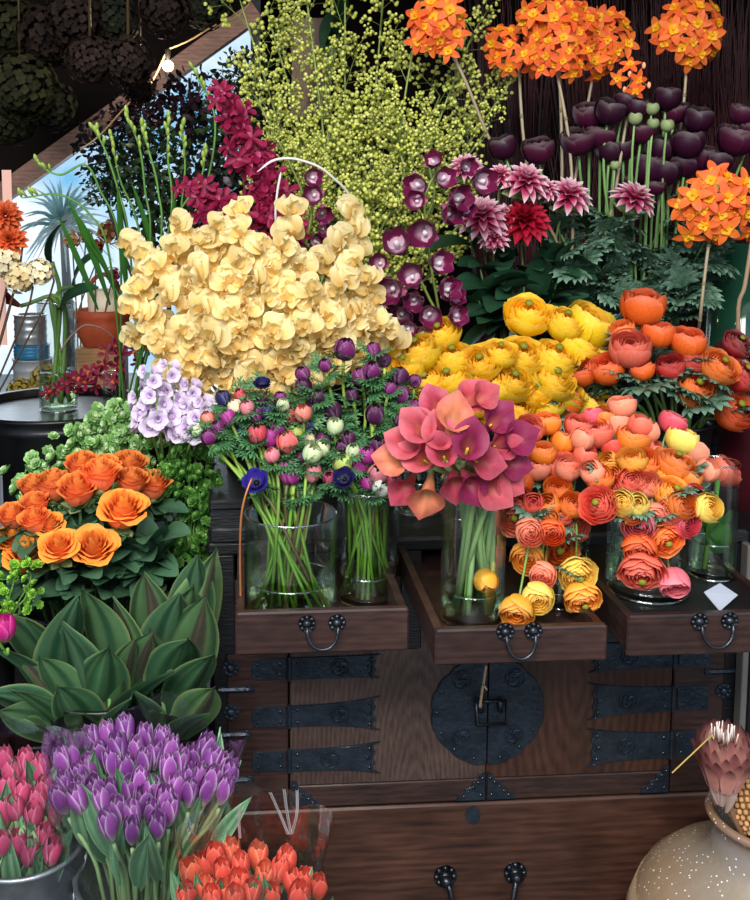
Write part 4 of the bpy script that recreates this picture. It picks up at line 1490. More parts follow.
CY = variants(lambda: m_cymb(C('6d1542'), C('d090b4'), C('c05a90')), 4)
PCY = Pot(at(420, 380, 2.5).x, 2.42, ZT+.014, 1.12, .055)
bucket(PCY.x, 2.36, ZT, PCY.zr, PCY.r, 'black_plastic', 'slim black bucket of purple cymbidium orchids on the chest'); PCY.y = 2.36
PCY2 = Pot(at(330, 380, 2.36).x, 2.38, ZT+.014, 1.12, .045)
bucket(PCY2.x, PCY2.y, ZT, PCY2.zr, PCY2.r, 'black_plastic', 'slim black bucket holding the small cymbidium spike behind the sweet peas')
def spike(name, cat, group, path, florets, meshes, pot, Y, s0, part, sc=(hx('4f6a2a'), hx('8a9a4a')), sr=.0035, face=1.0, jit=.25, label=None, fs=1.0):
    pl0 = [at(x, y, Y) for x, y in path]
    base = Vector((pot.x+R.uniform(-.5, .5)*pot.r, pot.y+R.uniform(-.5, .5)*pot.r, pot.zb+.003))
    rim = Vector((pot.x+R.uniform(-.3, .3)*pot.r, pot.y, pot.zr))
    pl = catmull([base, rim]+pl0, 6)
    o = thing(name, base, label, cat, group)
    mb = MB().mat('stem'); mb.tube([p-base for p in pl], sr, 6, *sc); link('stem', mb.mesh('spike_stem'), o)
    if fs == 1.25: florets = list(florets)+[(f[0]+R.uniform(-11, 11), f[1]+R.uniform(-9, 9), f[2]*.85) for f in florets]
    for f in florets:
        px, py, r = f[:3]
        p_ = at(px, py, Y-.03+R.uniform(-.03, .01))
        near = min(pl[6:], key=lambda q: (q-p_).length)
        d = (p_-near); d.y = 0
        d = d.normalized()*.5 if d.length > .004 else Vector((0, 0, .1))
        d += Vector((R.uniform(-jit, jit), -face, R.uniform(-jit, jit)+.05))
        fo = link(part, R.choice(meshes), o, p_-base, quat(d), sz(r, Y)*fs)
    return o
spike('cymbidium_spike', 'orchid', 'purple cymbidium orchid spikes', [(440, 330), (430, 260), (425, 200), (440, 165)],
      [(422,186,15),(450,198,16),(477,181,16),(443,217,14),(425,231,17),(440,180,13),(417,202,12),(462,165,11),(460,210,12),(435,165,11)], CY, PCY, 2.36, 0, 'floret', fs=1.5, label='purple cymbidium orchid spike level with the striped dahlias, upper of the two big ones')
spike('cymbidium_spike', 'orchid', 'purple cymbidium orchid spikes', [(445, 335), (430, 300), (410, 260)],
      [(398,248,17),(395,285,17),(413,276,15),(433,264,15),(440,290,15),(380,264,11),(405,310,14),(430,312,14),(450,315,13),(418,296,13),(450,300,12),(395,300,10),(425,330,13),(410,325,12)], CY, PCY, 2.32, 0, 'floret', fs=1.5, label='purple cymbidium orchid spike hanging lower, just right of the cream sweet peas')
spike('cymbidium_spike', 'orchid', 'purple cymbidium orchid spikes', [(300, 300), (305, 250), (312, 210), (310, 170)],
      [(310,177,13),(314,196,14),(318,212,13),(313,240,12),(288,228,11),(303,251,13),(320,228,10)], CY, PCY2, 2.42, 0, 'floret', fs=1.3, label='small purple cymbidium orchid spike rising behind the cream sweet peas')

# dark burgundy ranunculus
PR = Pot(at(640, 330, 2.66).x, 2.70, ZB+.014, 1.22, .1)
bucket(PR.x, PR.y, ZB, PR.zr, PR.r, 'black_plastic', 'black bucket of burgundy ranunculus on the back table')
DKM = variants(lambda: m_ranunculus(C('340a26'), C('22061a'), .15, .01, 5), 3)+variants(lambda: m_ranunculus(C('4a0f30'), C('300a22'), .45, .02, 6), 2)
GB = variants(lambda: m_ranunculus(C('9fb07a'), C('7f9a5f'), 0, .01, 3), 2)
items = []
for (px, py, r) in ((502,146,13),(538,148,15),(578,139,16),(600,132,16),(590,113,16),(610,110,14),(625,100,11),(637,107,12),(642,131,12),(623,148,12),(660,148,15),(647,167,17),(665,170,15),(682,163,15),(687,142,16),(698,118,14),(675,110,13),(667,97,13),(702,155,15),(717,160,14),(737,137,18),(633,181,11),(610,150,13),(742,112,12),(655,185,10),(752,128,12)):
    Y = 2.6+R.uniform(-.05, .05)
    b = at(px, py, Y)
    o = flower('ranunculus', 'flower', 'burgundy ranunculus in the tall back bunch', R.choice(DKM), b, outaxis(b, PR, .9, .35, .3, .25), sz(r, Y)*1.08, PR, .0032, (hx('3f6a30'), hx('6f9a55')), True, FROND_GREY, nleaf=3, leaf_sz=(.09, .14), leaf_at=(.35, .62))
    items.append((o, px, py, 'near-black burgundy'))
for (px, py, r) in ((635,118,7),(652,108,7),(653,123,6),(667,125,7),(615,165,5)):
    b = at(px, py, 2.55)
    o = flower('ranunculus', 'flower', 'burgundy ranunculus in the tall back bunch', R.choice(GB), b, (0, -.2, 1), sz(r, 2.55), PR, .0028, (hx('3f6a30'), hx('7fa060')), True, FROND_GREY)
    items.append((o, px, py, 'closed green bud'))
label_items(items, 'ranunculus', 'in the tall back bunch')
# feathery foliage below them
items = []
for i in range(16):
    px, py = R.uniform(575, 725), R.uniform(225, 318)
    b = at(px, py, 2.52+R.uniform(-.04, .06))
    o = thing('foliage_branch', (PR.x, PR.y, PR.zb+.003), None, 'foliage', 'feathery leaf stems below the burgundy ranunculus')
    base = o.location.copy()
    pl = catmull([base, Vector((PR.x+(b.x-PR.x)*.45, PR.y-.04, PR.zr)), b], 6)
    mb = MB().mat('stem'); mb.tube([p-base for p in pl], .0022, 5, hx('3a5a2e'), hx('5f8a52')); link('stem', mb.mesh('branch_stem'), o)
    for q in range(6):
        link('leaf', R.choice(FROND_GREY), o, pl[-1-q//2]-base, leafq((R.uniform(-1, 1), R.uniform(-1, 0), R.uniform(-.5, .9))), R.uniform(.08, .13))
    items.append((o, px, py, 'grey-green'))
label_items(items, 'feathery leaf stem', 'below the burgundy ranunculus')

# ================================================================== ORANGE STAR ORCHIDS (umbels)
EP = variants(lambda: m_epi(C('f67a36'), C('f8b21e'), C('fbc93a')), 3)+variants(lambda: m_epi(C('f26a34'), C('f3a01c'), C('f9bd30')), 2)
PE = Pot(at(560, 250, 2.86).x, 2.9, ZB+.014, 1.25, .09)
bucket(PE.x, PE.y, ZB, PE.zr, PE.r, 'black_plastic', 'black bucket of orange star orchids at the back of the table')
PE2 = Pot(at(702, 330, 2.57).x, 2.57, ZB+.014, 1.2, .04)
def umbel(cx, cy, rx, ry, n, Y, r, label, pot, path, bud=False):
    c = at(cx, cy, Y)
    root_p = Vector((pot.x+R.uniform(-.5, .5)*pot.r, pot.y+R.uniform(-.5, .5)*pot.r, pot.zb+.003))
    pl = catmull([root_p, Vector((pot.x+R.uniform(-.5, .5)*pot.r, pot.y, pot.zr))]+[at(x, y, Y) for x, y in path]+[c+Vector((0, .02, 0))], 6)
    o = thing('star_orchid', root_p, label, 'orchid', 'orange star orchid heads')
    mb = MB().mat('stem'); mb.tube([p-root_p for p in pl], .0042, 6, hx('8a7a60'), hx('a39276'))
    for i in range(4):
        q = pl[8+i*4] if 8+i*4 < len(pl) else pl[-1]
        mb.ball(q-root_p, .006, 6, 4, (1, 1, 1.3), hx('7a6a50'))
    link('stem', mb.mesh('orchid_stem'), o)
    g = MB().mat('stem')
    for i in range(n):
        # fibonacci over the front hemisphere
        t = (i+.5)/n
        ph = i*2.39996
        rad = math.sqrt(t)*.98
        dx, dz = rad*math.cos(ph)*rx, rad*math.sin(ph)*ry
        dep = math.sqrt(max(0, 1-rad*rad))
        p_ = at(cx+dx*R.uniform(.85, 1.12)+R.uniform(-3, 3), cy-dz*R.uniform(.85, 1.12)+R.uniform(-3, 3), Y-dep*sz(min(rx, ry), Y)*R.uniform(.45, .95)-.005)
        d = (p_-(c+Vector((0, .03, -.01)))).normalized()+Vector((R.uniform(-.5, .5), -.35, R.uniform(-.4, .5)))
        d.normalize()
        g.tube([c-root_p, p_-d*.008-root_p], .0014, 4, hx('b0a050'), hx('e08a40'))
        if bud and i % 2:
            g.ball(p_-root_p, .0055, 6, 5, (1, 1, 1.6), hx('e8a080'))
        else:
            link('floret', R.choice(EP), o, p_-root_p, quat(d), sz(r, Y)*R.uniform(.9, 1.1))
    link('pedicel', g.mesh('pedicels'), o)
    return o
umbel(440, 24, 30, 30, 13, 2.6, 14, 'orange star orchid head at top, leftmost, in front of the yellow-green berries', PE, [(560, 250), (500, 160), (465, 80)])
umbel(520, 50, 42, 24, 15, 2.72, 12, 'orange star orchid head at top, left shoulder of the widest cluster', PE, [(545, 260), (525, 150)])
umbel(560, 25, 45, 32, 24, 2.66, 13, 'orange star orchid head at top centre, middle of the widest cluster', PE, [(560, 250), (562, 150)])
umbel(602, 38, 30, 34, 17, 2.7, 13, 'orange star orchid head at top, right end of the widest cluster', PE, [(565, 250), (580, 150)])
umbel(557, 58, 36, 18, 12, 2.62, 12, 'orange star orchid head drooping along the underside of the widest cluster', PE, [(572, 250), (570, 150)])
umbel(692, 30, 37, 33, 20, 2.74, 14, 'orange star orchid head at the top right, apart from the wide cluster', PE, [(650, 250), (680, 130)])
umbel(635, 78, 22, 18, 8, 2.6, 10, 'half-open orange star orchid head with pale green buds above the burgundy ranunculus', PE, [(600, 250), (625, 130)], True)
umbel(718, 205, 42, 38, 22, 2.38, 16, 'large orange star orchid head at right, below the burgundy ranunculus', PE2, [(700, 320), (706, 265)])
bucket(PE2.x, PE2.y, ZB, PE2.zr, PE2.r, 'black_plastic', 'black bucket of star orchids behind the dark green glass vase')
# spiky green bud head beside the half-open one
# dark green glass vase at the far right
gx = at(738, 300, 2.7).x
mb = MB().mat('green_glass')
hz0, hz1 = ZB, at(737, 245, 2.7).z
rr = sz(37, 2.7)
mb.lathe([(.001, 0), (rr*.95, 0), (rr, .01), (rr, hz1-hz0), (rr-.004, hz1-hz0), (rr-.006, .015), (.001, .012)], 40)
o = solo('green_vase', mb, 'large dark green glass vase at the right edge behind orange ranunculus', 'vase', None, True, (gx+.01, 2.7, hz0))
PBG = Pot(at(742, 420, 2.4).x, 2.36, .874, zat(346, 2.36, 742), .085)
bucket(PBG.x, PBG.y, .86, PBG.zr, PBG.r, 'burgundy', 'tall dark burgundy bucket at the right edge behind the orange ranunculus')
items = []
mb = MB().mat('stem')
base = Vector((PBG.x, PBG.y, .877))
pl = catmull([base, at(738, 325, 2.36), at(745, 285, 2.35), at(753, 235, 2.34)], 5)
mb.tube([p-base for p in pl], .0055, 6, hx('8a7058'), hx('a08468'))
solo('bare_twig', mb, 'bare pale brown stem standing in the burgundy bucket at the right edge', 'stem', None, True, base)

# ================================================================== YELLOW-GREEN BERRY BRANCHES
def m_spray(seed):
    mb = MB().mat('berry')
    rr = random.Random(seed)
    mb.tube([(0, 0, 0), (0, 0, .5), (.03, 0, .95)], [.012, .009, .005], 4, hx('7a8a45'))
    for i in range(11):
        z = .12+.85*i/11
        a = i*2.4+rr.uniform(-.4, .4)
        ln = .3*(1.15-z*.7)
        p1 = Vector((math.cos(a)*ln, math.sin(a)*ln, z+.16))
        mb.tube([(0, 0, z), p1*.6+Vector((0, 0, z*.4)), p1], .0045, 3, hx('8a9a4a'), None, False)
        for q in range(4):
            pb = p1+Vector((rr.uniform(-.09, .09), rr.uniform(-.09, .09), rr.uniform(-.1, .1)))
            c = mix(hx('aab03c'), hx('d6d878'), rr.random())
            mb.ball(pb, rr.uniform(.034, .046), 6, 4, (1, 1, 1), c)
            mb.tube([p1*.8+Vector((0, 0, z*.2)), pb], .004, 3, hx('8a9a4a'), None, False)
    return mb.mesh('berry_spray')
SPR = [m_spray(i) for i in range(6)]
PBR = Pot(at(350, 330, 2.62).x, 2.75, ZB+.014, 1.28, .1)
bucket(PBR.x, PBR.y, ZB, PBR.zr, PBR.r, 'black_plastic', 'black bucket of tall berry branches behind the sweet peas')
items = []
for (tx, ty, mx_, my_, w_, t0) in ((240,0,285,150,55,.35),(268,15,300,130,45,.35),(305,-15,325,150,45,.3),(345,-25,345,140,45,.3),(385,-25,372,140,50,.25),(425,-20,400,130,45,.3),(470,40,430,150,50,.35),(515,75,455,170,50,.45),(255,95,305,200,40,.4),(360,120,352,220,60,.2),(400,150,375,240,45,.2),(490,125,430,215,45,.4),(325,70,330,190,50,.2),(440,95,400,200,45,.3),(285,150,320,240,35,.3)):
    Y = 2.74+R.uniform(-.1, .1)
    base = Vector((PBR.x+R.uniform(-.05, .05), PBR.y+R.uniform(-.05, .05), PBR.zb+.003))
    pl = catmull([base, Vector((PBR.x+R.uniform(-.04, .04), PBR.y, PBR.zr)), at(mx_, my_+60, Y), at(mx_, my_, Y), at(tx, ty, Y)], 9)
    o = thing('berry_branch', base, None, 'branch', 'tall branches of yellow-green berries')
    mb = MB().mat('stem'); mb.tube([p-base for p in pl], [.0042]*(len(pl)-9)+[.003]*8+[.0015], 5, hx('4f6a35'), hx('8a9a50')); link('stem', mb.mesh('branch_stem'), o)
    L2 = pl[int(len(pl)*(.36)):]
    n = 17
    for k in range(n):
        f = k/(n-1)*(len(L2)-1.01)
        p_ = L2[int(f)].lerp(L2[int(f)+1], f-int(f))
        t = k/(n-1)
        d = Vector((R.uniform(-1, 1), R.uniform(-.9, .6), R.uniform(.15, .9)+t*.8)).normalized()
        link('berry_spray', R.choice(SPR), o, p_-base, quat(d), sz(w_, Y)*R.uniform(.75, 1.1))
    items.append((o, tx, ty, 'yellow-green'))
label_items(items, 'berry branch', 'behind the sweet peas')
mb = MB().mat('stem')

# ================================================================== CRIMSON ORCHID SPRAYS
MK = variants(lambda: m_mokara(C('7a1036'), C('9c1e4a'), C('b04468')), 4)
PMK = Pot(at(262, 340, 2.58).x, 2.62, .014, .9, .07)
PMK.zb = ZC+.014
PMK = Pot(at(258, 340, 2.36).x, 2.37, ZT+.014, 1.15, .045)
bucket(PMK.x, PMK.y, ZT, PMK.zr, PMK.r, 'black_plastic', 'slim black bucket of crimson orchid sprays behind the sweet peas')
spike('orchid_spray', 'orchid', 'crimson orchid sprays', [(255, 260), (245, 190), (232, 130), (222, 85)],
      [(219,88,9),(226,98,10),(233,108,11),(228,118,11),(243,116,11),(238,130,12),(250,138,12),(240,146,12),(256,152,12),(247,163,12),(262,168,12),(238,158,10),(268,150,9)], MK, PMK, 2.4, 0, 'floret', (hx('3a2a2a'), hx('6a4a40')), .0025, .8, .5, fs=1.25, label='crimson orchid spray reaching highest, up towards the glowing bulb')
spike('orchid_spray', 'orchid', 'crimson orchid sprays', [(265, 270), (225, 225), (190, 185)],
      [(190,186,9),(197,196,10),(207,192,11),(204,208,11),(216,203,12),(220,215,12),(230,208,12),(232,222,12),(242,214,12),(212,222,10),(245,228,10)], MK, PMK, 2.38, 0, 'floret', (hx('3a2a2a'), hx('6a4a40')), .0025, .8, .5, fs=1.25, label='crimson orchid spray bending left above the cream sweet peas')
spike('orchid_spray', 'orchid', 'crimson orchid sprays', [(268, 270), (275, 220), (278, 170)],
      [(262,180,12),(275,176,11),(270,190,12),(282,192,12),(265,202,12),(278,206,13),(288,210,11),(272,218,13),(262,222,11),(284,226,11),(256,192,10),(292,240,10),(276,236,11)], MK, PMK, 2.4, 0, 'floret', (hx('3a2a2a'), hx('6a4a40')), .0025, .8, .5, fs=1.25, label='crimson orchid spray standing beside the small cymbidium spike')
mb = MB().mat('stem')
pl = catmull([at(277, 225, 2.3), at(276, 200, 2.3), at(281, 165, 2.3), at(290, 160, 2.3)], 5)
W1 = C('d8d0d4')
base = Vector((PMK.x+.02, PMK.y-.02, PMK.zb+.004))
mb = MB().mat('stem')
pl = catmull([base, at(285, 300, 2.34), at(276, 225, 2.3), at(277, 195, 2.3), at(281, 172, 2.3)], 5)
mb.tube([p-base for p in pl], [.003]*(len(pl)-1)+[.001], 6, C('9aa07a'), W1)
solo('bleached_twig', mb, 'short white bleached twig standing among the crimson orchids', 'twig', None, True, base)
base = Vector((PMK.x+.03, PMK.y+.01, PMK.zb+.004))
mb = MB().mat('stem')
pl = catmull([base, at(330, 330, 2.36), at(353, 215, 2.32), at(330, 175, 2.3), at(300, 160, 2.3), at(275, 160, 2.3), at(257, 172, 2.3)], 6)
mb.tube([p-base for p in pl], [.0032]*(len(pl)-4)+[.0026, .002, .0015, .0008], 6, C('9aa07a'), W1)
solo('bleached_twig', mb, 'long white bleached twig arching over the small cymbidium spike', 'twig', None, True, base)

# ================================================================== LEFT STAND: roses, greens, striped leaves
PRO = Pot(at(78, 560, 2.12).x, 2.13, .514, zat(598, 2.13, 78), .135)
bucket(PRO.x, PRO.y, .5, PRO.zr, PRO.r, 'black_plastic', 'black bucket of orange roses on the stepped stand')
RS = variants(lambda: m_rose(C('f68458'), C('fda044'), .2), 3)
RSO = variants(lambda: m_rose(C('f8874e'), C('ffae3c'), .55), 3)
items = []
for (px, py, r, op) in ((54,488,18,0),(78,492,19,0),(100,478,19,0),(82,468,16,0),(128,468,17,0),(131,484,16,0),(152,488,17,0),(122,512,22,1),(94,548,21,1),(28,556,21,1),(60,548,18,1),(15,540,16,1),(13,518,15,0),(36,522,15,0),(50,527,14,1),(36,506,14,0),(34,490,15,0),(105,470,15,0)):
    Y = 2.10-.16*max(0, 1-((px-80)/95)**2-((py-520)/75)**2)**.5-(py-500)*.0012+R.uniform(-.02, .02)
    b = at(px, py, Y)
    o = flower('rose', 'flower', 'orange roses in the black bucket', R.choice(RSO if op else RS), b-Vector((0, 0, sz(r, Y)*.3)), outaxis(b, PRO, 1.3, .25 if not op else .5, .1, .2), sz(r, Y)*1.05, PRO, .0032,
               (hx('3f5a30'), hx('5f7f45')), True, ROSELEAF, nleaf=6, leaf_sz=(.06, .095), leaf_at=(.55, .95))
    items.append((o, px, py, 'wide-open orange' if op else 'half-open orange'))
label_items(items, 'rose', 'in the black bucket')
# low rose foliage
items = []
for i in range(16):
    px, py = R.uniform(20, 165), R.uniform(535, 605)
    b = at(px, py, 1.98+R.uniform(-.03, .06))
    base = Vector((PRO.x+R.uniform(-.07, .07), PRO.y+R.uniform(-.07, .07), PRO.zb+.003))
    o = thing('foliage_branch', base, None, 'foliage', 'dark leafy stems under the orange roses')
    pl = catmull([base, Vector((PRO.x+(b.x-PRO.x)*.6, PRO.y-.06, PRO.zr+.01)), b], 6)
    mb = MB().mat('stem'); mb.tube([p-base for p in pl], .0022, 5, hx('3a5230'), hx('5a7a45')); link('stem', mb.mesh('branch_stem'), o)
    for q in range(5):
        link('leaf', R.choice(ROSELEAF), o, pl[-1-q//2]-base, leafq((R.uniform(-1, 1), R.uniform(-1, 0), R.uniform(-.3, .9))), R.uniform(.07, .11))
    items.append((o, px, py, 'dark green'))
label_items(items, 'rose leaf stem', 'under the orange roses')

# pale green round flower heads
def m_rosette(c, c2):
    mb = MB().mat('leaf')
    for k in range(4):
        n = 7-k
        for i in range(n):
            cc = mix(vary(c, .2), c2, k/3)
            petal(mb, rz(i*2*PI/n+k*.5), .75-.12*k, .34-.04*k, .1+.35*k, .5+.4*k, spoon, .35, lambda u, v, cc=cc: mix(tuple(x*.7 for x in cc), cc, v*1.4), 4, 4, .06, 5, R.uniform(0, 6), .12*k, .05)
    return mb.mesh('green_rosette')
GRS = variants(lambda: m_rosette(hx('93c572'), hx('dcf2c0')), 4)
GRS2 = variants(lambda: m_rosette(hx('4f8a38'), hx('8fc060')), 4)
PG1 = Pot(at(88, 480, 2.36).x, 2.37, .514, .88, .085)
bucket(PG1.x-.005, PG1.y, .5, PG1.zr, PG1.r, 'black_plastic', 'black bucket of pale green round flower heads behind the roses')
def greens(n, region, Yr, pot, protos, rr, name, label, where, grp, k=5, cnt=None):
    items = []
    pts_ = []
    t_ = 0
    while len(pts_) < n and t_ < 5000:
        t_ += 1
        x, y = R.uniform(region[0], region[2]), R.uniform(region[1], region[3])
        if not region[4](x, y): continue
        if all((x-a)**2+(y-b)**2 > region[5]**2 for a, b in pts_): pts_.append((x, y))
    for (px, py) in pts_:
        Y = Yr(px, py)+R.uniform(-.03, .03)
        b = at(px, py, Y)
        base = Vector((pot.x+R.uniform(-.5, .5)*pot.r, pot.y+R.uniform(-.5, .5)*pot.r, pot.zb+.003))
        o = thing(name, base, None, 'flower', grp)
        rim = Vector((pot.x+max(-pot.r*.8, min(pot.r*.8, (b.x-pot.x)*.5)), pot.y-.02, pot.zr))
        pl = catmull([base, rim, b-Vector((0, -.02, .03)), b], 6)
        mb = MB().mat('stem'); mb.tube([p-base for p in pl], .002, 5, hx('4a7a35'), hx('7faa55')); link('stem', mb.mesh('green_stem'), o)
        for q in range(k):
            d = Vector((R.uniform(-1, 1), R.uniform(-1, .2), R.uniform(-.2, 1))).normalized()
            s = sz(R.uniform(*rr), Y)
            p_ = b+Vector((R.uniform(-1, 1), R.uniform(-.6, .4), R.uniform(-1, 1)))*sz(rr[1]*1.5, Y)
            link('flower_head', R.choice(protos), o, p_-base, quat(d), s)
        items.append((o, px, py, 'pale green' if protos is GRS else 'leafy green'))
    label_items(items, label, where)
greens(48, (14, 412, 152, 520, lambda x, y: y > 478-(x-14)*.75 and y < 520-(x-20)*.25 and ((x-100)/60)**2+((y-450)/70)**2 < 2.3, 10), lambda x, y: 2.26-(y-440)*.0014, PG1, GRS, (7.5, 11), 'green_flower', 'flower stem', 'behind the orange roses', 'pale green flower stems behind the roses', 5)
PG2 = Pot(at(186, 520, 2.14).x, 2.12, .514, .86, .05)
bucket(PG2.x, PG2.y, .5, PG2.zr, PG2.r, 'black_plastic', 'slim black bucket of leafy green stems against the chest end')
greens(40, (150, 436, 214, 590, lambda x, y: x > 150+abs(y-470)*.05, 10), lambda x, y: 2.08, PG2, GRS2, (6.5, 10), 'green_flower', 'flower stem', 'between roses and chest', 'leafy green stems beside the chest', 6)
# fresh green leaf clump at the far left edge
PG3 = Pot(at(2, 600, 1.9).x-.03, 1.9, .394, .78, .05)
bucket(PG3.x, PG3.y, .38, PG3.zr, PG3.r, 'black_plastic', 'slim black bucket of bright green stems at the left picture edge')
GRS3 = variants(lambda: m_rosette(hx('7db83a'), hx('b6e060')), 3)
greens(9, (-12, 570, 34, 612, lambda x, y: True, 12), lambda x, y: 1.86, PG3, GRS3, (5, 8), 'green_flower', 'frilly leaf stem', 'at the left picture edge', 'bright green frilly stems', 6)

# large green leaves with pale edges and dark streaks
PLF = Pot(at(105, 660, 1.86).x, 1.862, .394, .70, .12)
bucket(PLF.x, PLF.y, .38, PLF.zr, PLF.r, 'black_plastic', 'black bucket of large pale-edged leaves on the low step')
def bigleaf(L0, W, c, ce, mg, streak, curl):
    mb = MB().mat('leaf')
    sk = R.uniform(0, 6)
    def cf(u, v):
        x = mix(c, ce, .35+.5*math.sin(u*7+sk)*math.sin(v*2))
        if streak and abs(u-.25) < .28 and v > .35: x = mix(x, hx('4a2a38'), .65)
        x = mix(x, mg, .22*max(0, math.sin(abs(u)*14))*v)
        if abs(u) > .92: x = mix(x, mg, .6)
        return x
    petal(mb, Matrix.Identity(4), 1.0, W, 1.6, 1.6-curl, lambda v: max(.1 if v < .2 else .01, (math.sin(PI*min(1, (v*.93+.1)))**.8)), .12, cf, 14, 12, .015, 3, R.uniform(0, 6), 0, 0, .32)
    return mb.mesh('striped_leaf')
BLF = [bigleaf(1, R.uniform(.165, .22), hx(a_), hx(b_), hx('93a266'), s_, c_*.45) for (a_, b_, s_, c_) in (('21432c', '3f6a48', 0, .3), ('2a4a2f', '52754a', 1, .5), ('1e4029', '3a6346', 0, .75), ('325538', '668a55', 1, .2), ('224531', '476f50', 0, .45), ('2d5036', '5b8255', 0, .9))]
items = []
# px,py of tip, px,py of the leaf base
LV = [(98,582,108,690),(70,600,60,700),(122,600,130,690),(158,610,128,700),(150,632,118,712),(164,668,120,728),(188,580,170,700),(205,600,170,706),(212,560,182,690),(210,655,170,720),(212,690,178,740),(186,630,160,715),
      (70,625,92,730),(108,650,92,736),(30,612,60,690),(8,605,50,680),(2,640,48,700),(-8,690,60,716),(0,705,75,740),(20,690,80,745),(60,688,100,748),(90,700,110,748),(140,690,150,745),(168,700,160,748),(205,710,170,748),(45,650,80,720),(120,690,118,750),(196,560,188,660),(150,575,150,680),(176,595,160,690),(30,720,70,755),(130,640,118,715),(15,655,60,715)]
for (tx, ty, bx_, by_) in LV:
    fr = (ty-560)/190
    Yt = 1.84-.14*fr+R.uniform(-.03, .03)
    Yb = 1.88-.09*fr+R.uniform(-.02, .02)
    t_, b_ = at(tx, ty, Yt), at(bx_, by_, Yb)
    d = t_-b_
    ln = d.length
    base = Vector((PLF.x+max(-.08, min(.08, (b_.x-PLF.x)*.6)), PLF.y+R.uniform(-.06, .05), PLF.zb+.003))
    o = thing('striped_leaf', base, None, 'leaf', 'large pale-edged leaves on the low step')
    mb = MB().mat('stem'); mb.tube([p-base for p in catmull([base, Vector((PLF.x+max(-.1, min(.1, (b_.x-PLF.x)*.8)), (PLF.y+b_.y)/2, PLF.zr-.01)), b_+d*.03], 5)], .004, 6, hx('4f7a45'), hx('6f9a5a')); link('stem', mb.mesh('leaf_stalk'), o)
    # leaf mesh rises mostly along +Z, curling towards +X; its face turns to the camera
    zz = d.normalized(); face = Vector((R.uniform(-.5, .5)+(.4 if tx > bx_ else -.4), -1, .3)); xx = (face-zz*face.dot(zz)).normalized(); yy = zz.cross(xx)
    q = Matrix((xx, yy, zz)).transposed().to_quaternion()
    link('leaf_blade', R.choice(BLF), o, b_-base, q, ln*1.1)
    items.append((o, tx, ty, 'dark green'))
label_items(items, 'pale-edged leaf', 'over the purple tulips')
# magenta tulip at the left edge, tucked among the leaves
MTP = m_tulip(C('c4247e'), C('d85aa0'), C('8a9a4a'), .1, 2.2)
b = at(6, 640, 1.74)
o = flower('tulip', 'flower', None, MTP, b, (-.1, -.15, 1), sz(13, 1.74), PG3, .0028, calyx=False)
o['label'] = 'single magenta tulip tucked among the pale-edged leaves at the left edge'

# ================================================================== TULIPS IN SLEEVES
PT = Pot(at(146, 850, 1.6).x, 1.585, .014, .50, .115)
bucket(PT.x, PT.y, 0, PT.zr, PT.r, 'zinc', 'grey metal bucket of purple tulips below the leaves', handle=True)
PT2 = Pot(at(22, 850, 1.6).x, 1.62, .014, zat(880, 1.52, 20), .098)
bucket(PT2.x, PT2.y, 0, PT2.zr, PT2.r, 'zinc', 'grey metal bucket of pink tulips at the lower left corner', handle=True)
PT3 = Pot(at(250, 860, 1.45).x, 1.445, .014, .48, .092)
bucket(PT3.x, PT3.y, 0, PT3.zr, PT3.r, 'zinc', 'grey metal bucket of red tulips at the front of the chest')
TP = variants(lambda: m_tulip(C('964a9c'), C('e0cbe2'), C('c9c8a0'), 0, 3.9), 3)+variants(lambda: m_tulip(C('803c8c'), C('d4bcd8'), C('c9c8a0'), .15, 3.7), 3)
TPK = variants(lambda: m_tulip(C('bf4a70'), C('dc90a8'), C('b0a878'), 0, 3.4), 4)
TRD = variants(lambda: m_tulip(C('dc5646'), C('f0907a'), C('e8b070'), 0, 3.0), 3)+variants(lambda: m_tulip(C('e0664c'), C('f2a080'), C('e8b070'), .2, 2.8), 2)
def tulips(pts_, r, Yf, pot, meshes, colr, where, grp, lean, leaf_n=2, leaf_len=(.09, .14), rim_lift=.1):
    items = []
    for (px, py) in pts_:
        Y = Yf(px, py)+R.uniform(-.015, .015)
        b = at(px, py, Y)
        s = sz(r, Y)*R.uniform(.92, 1.1)
        ax = Vector(((b.x-pot.x)*lean+R.uniform(-.12, .12), (b.y-pot.y)*lean*.6-.12+R.uniform(-.1, .1), 1)).normalized()
        o = flower('tulip', 'flower', grp, R.choice(meshes), b-ax*s*1.8, ax, s, pot, .0032, (hx('7fa06a'), hx('9dba85')), False, spread=.5)
        for q in range(leaf_n):
            ang = R.uniform(0, 2*PI)
            lp = b-ax*(s*R.uniform(.2, 3.5)+R.uniform(*leaf_len)*.72)+Vector((R.uniform(-.012, .012), R.uniform(-.012, .012), 0))
            zz = (ax+Vector((math.cos(ang)*.25, math.sin(ang)*.25-.05, 0))).normalized()
            face = Vector((R.uniform(-1, 1), -1, .2)); xx = -(face-zz*face.dot(zz)).normalized(); yy = zz.cross(xx)
            link('leaf', R.choice(TULEAF2), o, lp-o.location, Matrix((xx, yy, zz)).transposed().to_quaternion(), R.uniform(*leaf_len))
        items.append((o, px, py, colr))
    label_items(items, 'tulip', where)
TULEAF2 = [bigleaf(1, w_, hx(a_), hx(b_), hx('9ab88a'), 0, c_) for (w_, a_, b_, c_) in ((.13, '3f6b4e', '6f9c74', .3), (.11, '4a7858', '86ad84', .5), (.15, '3a6448', '648f68', .15))]
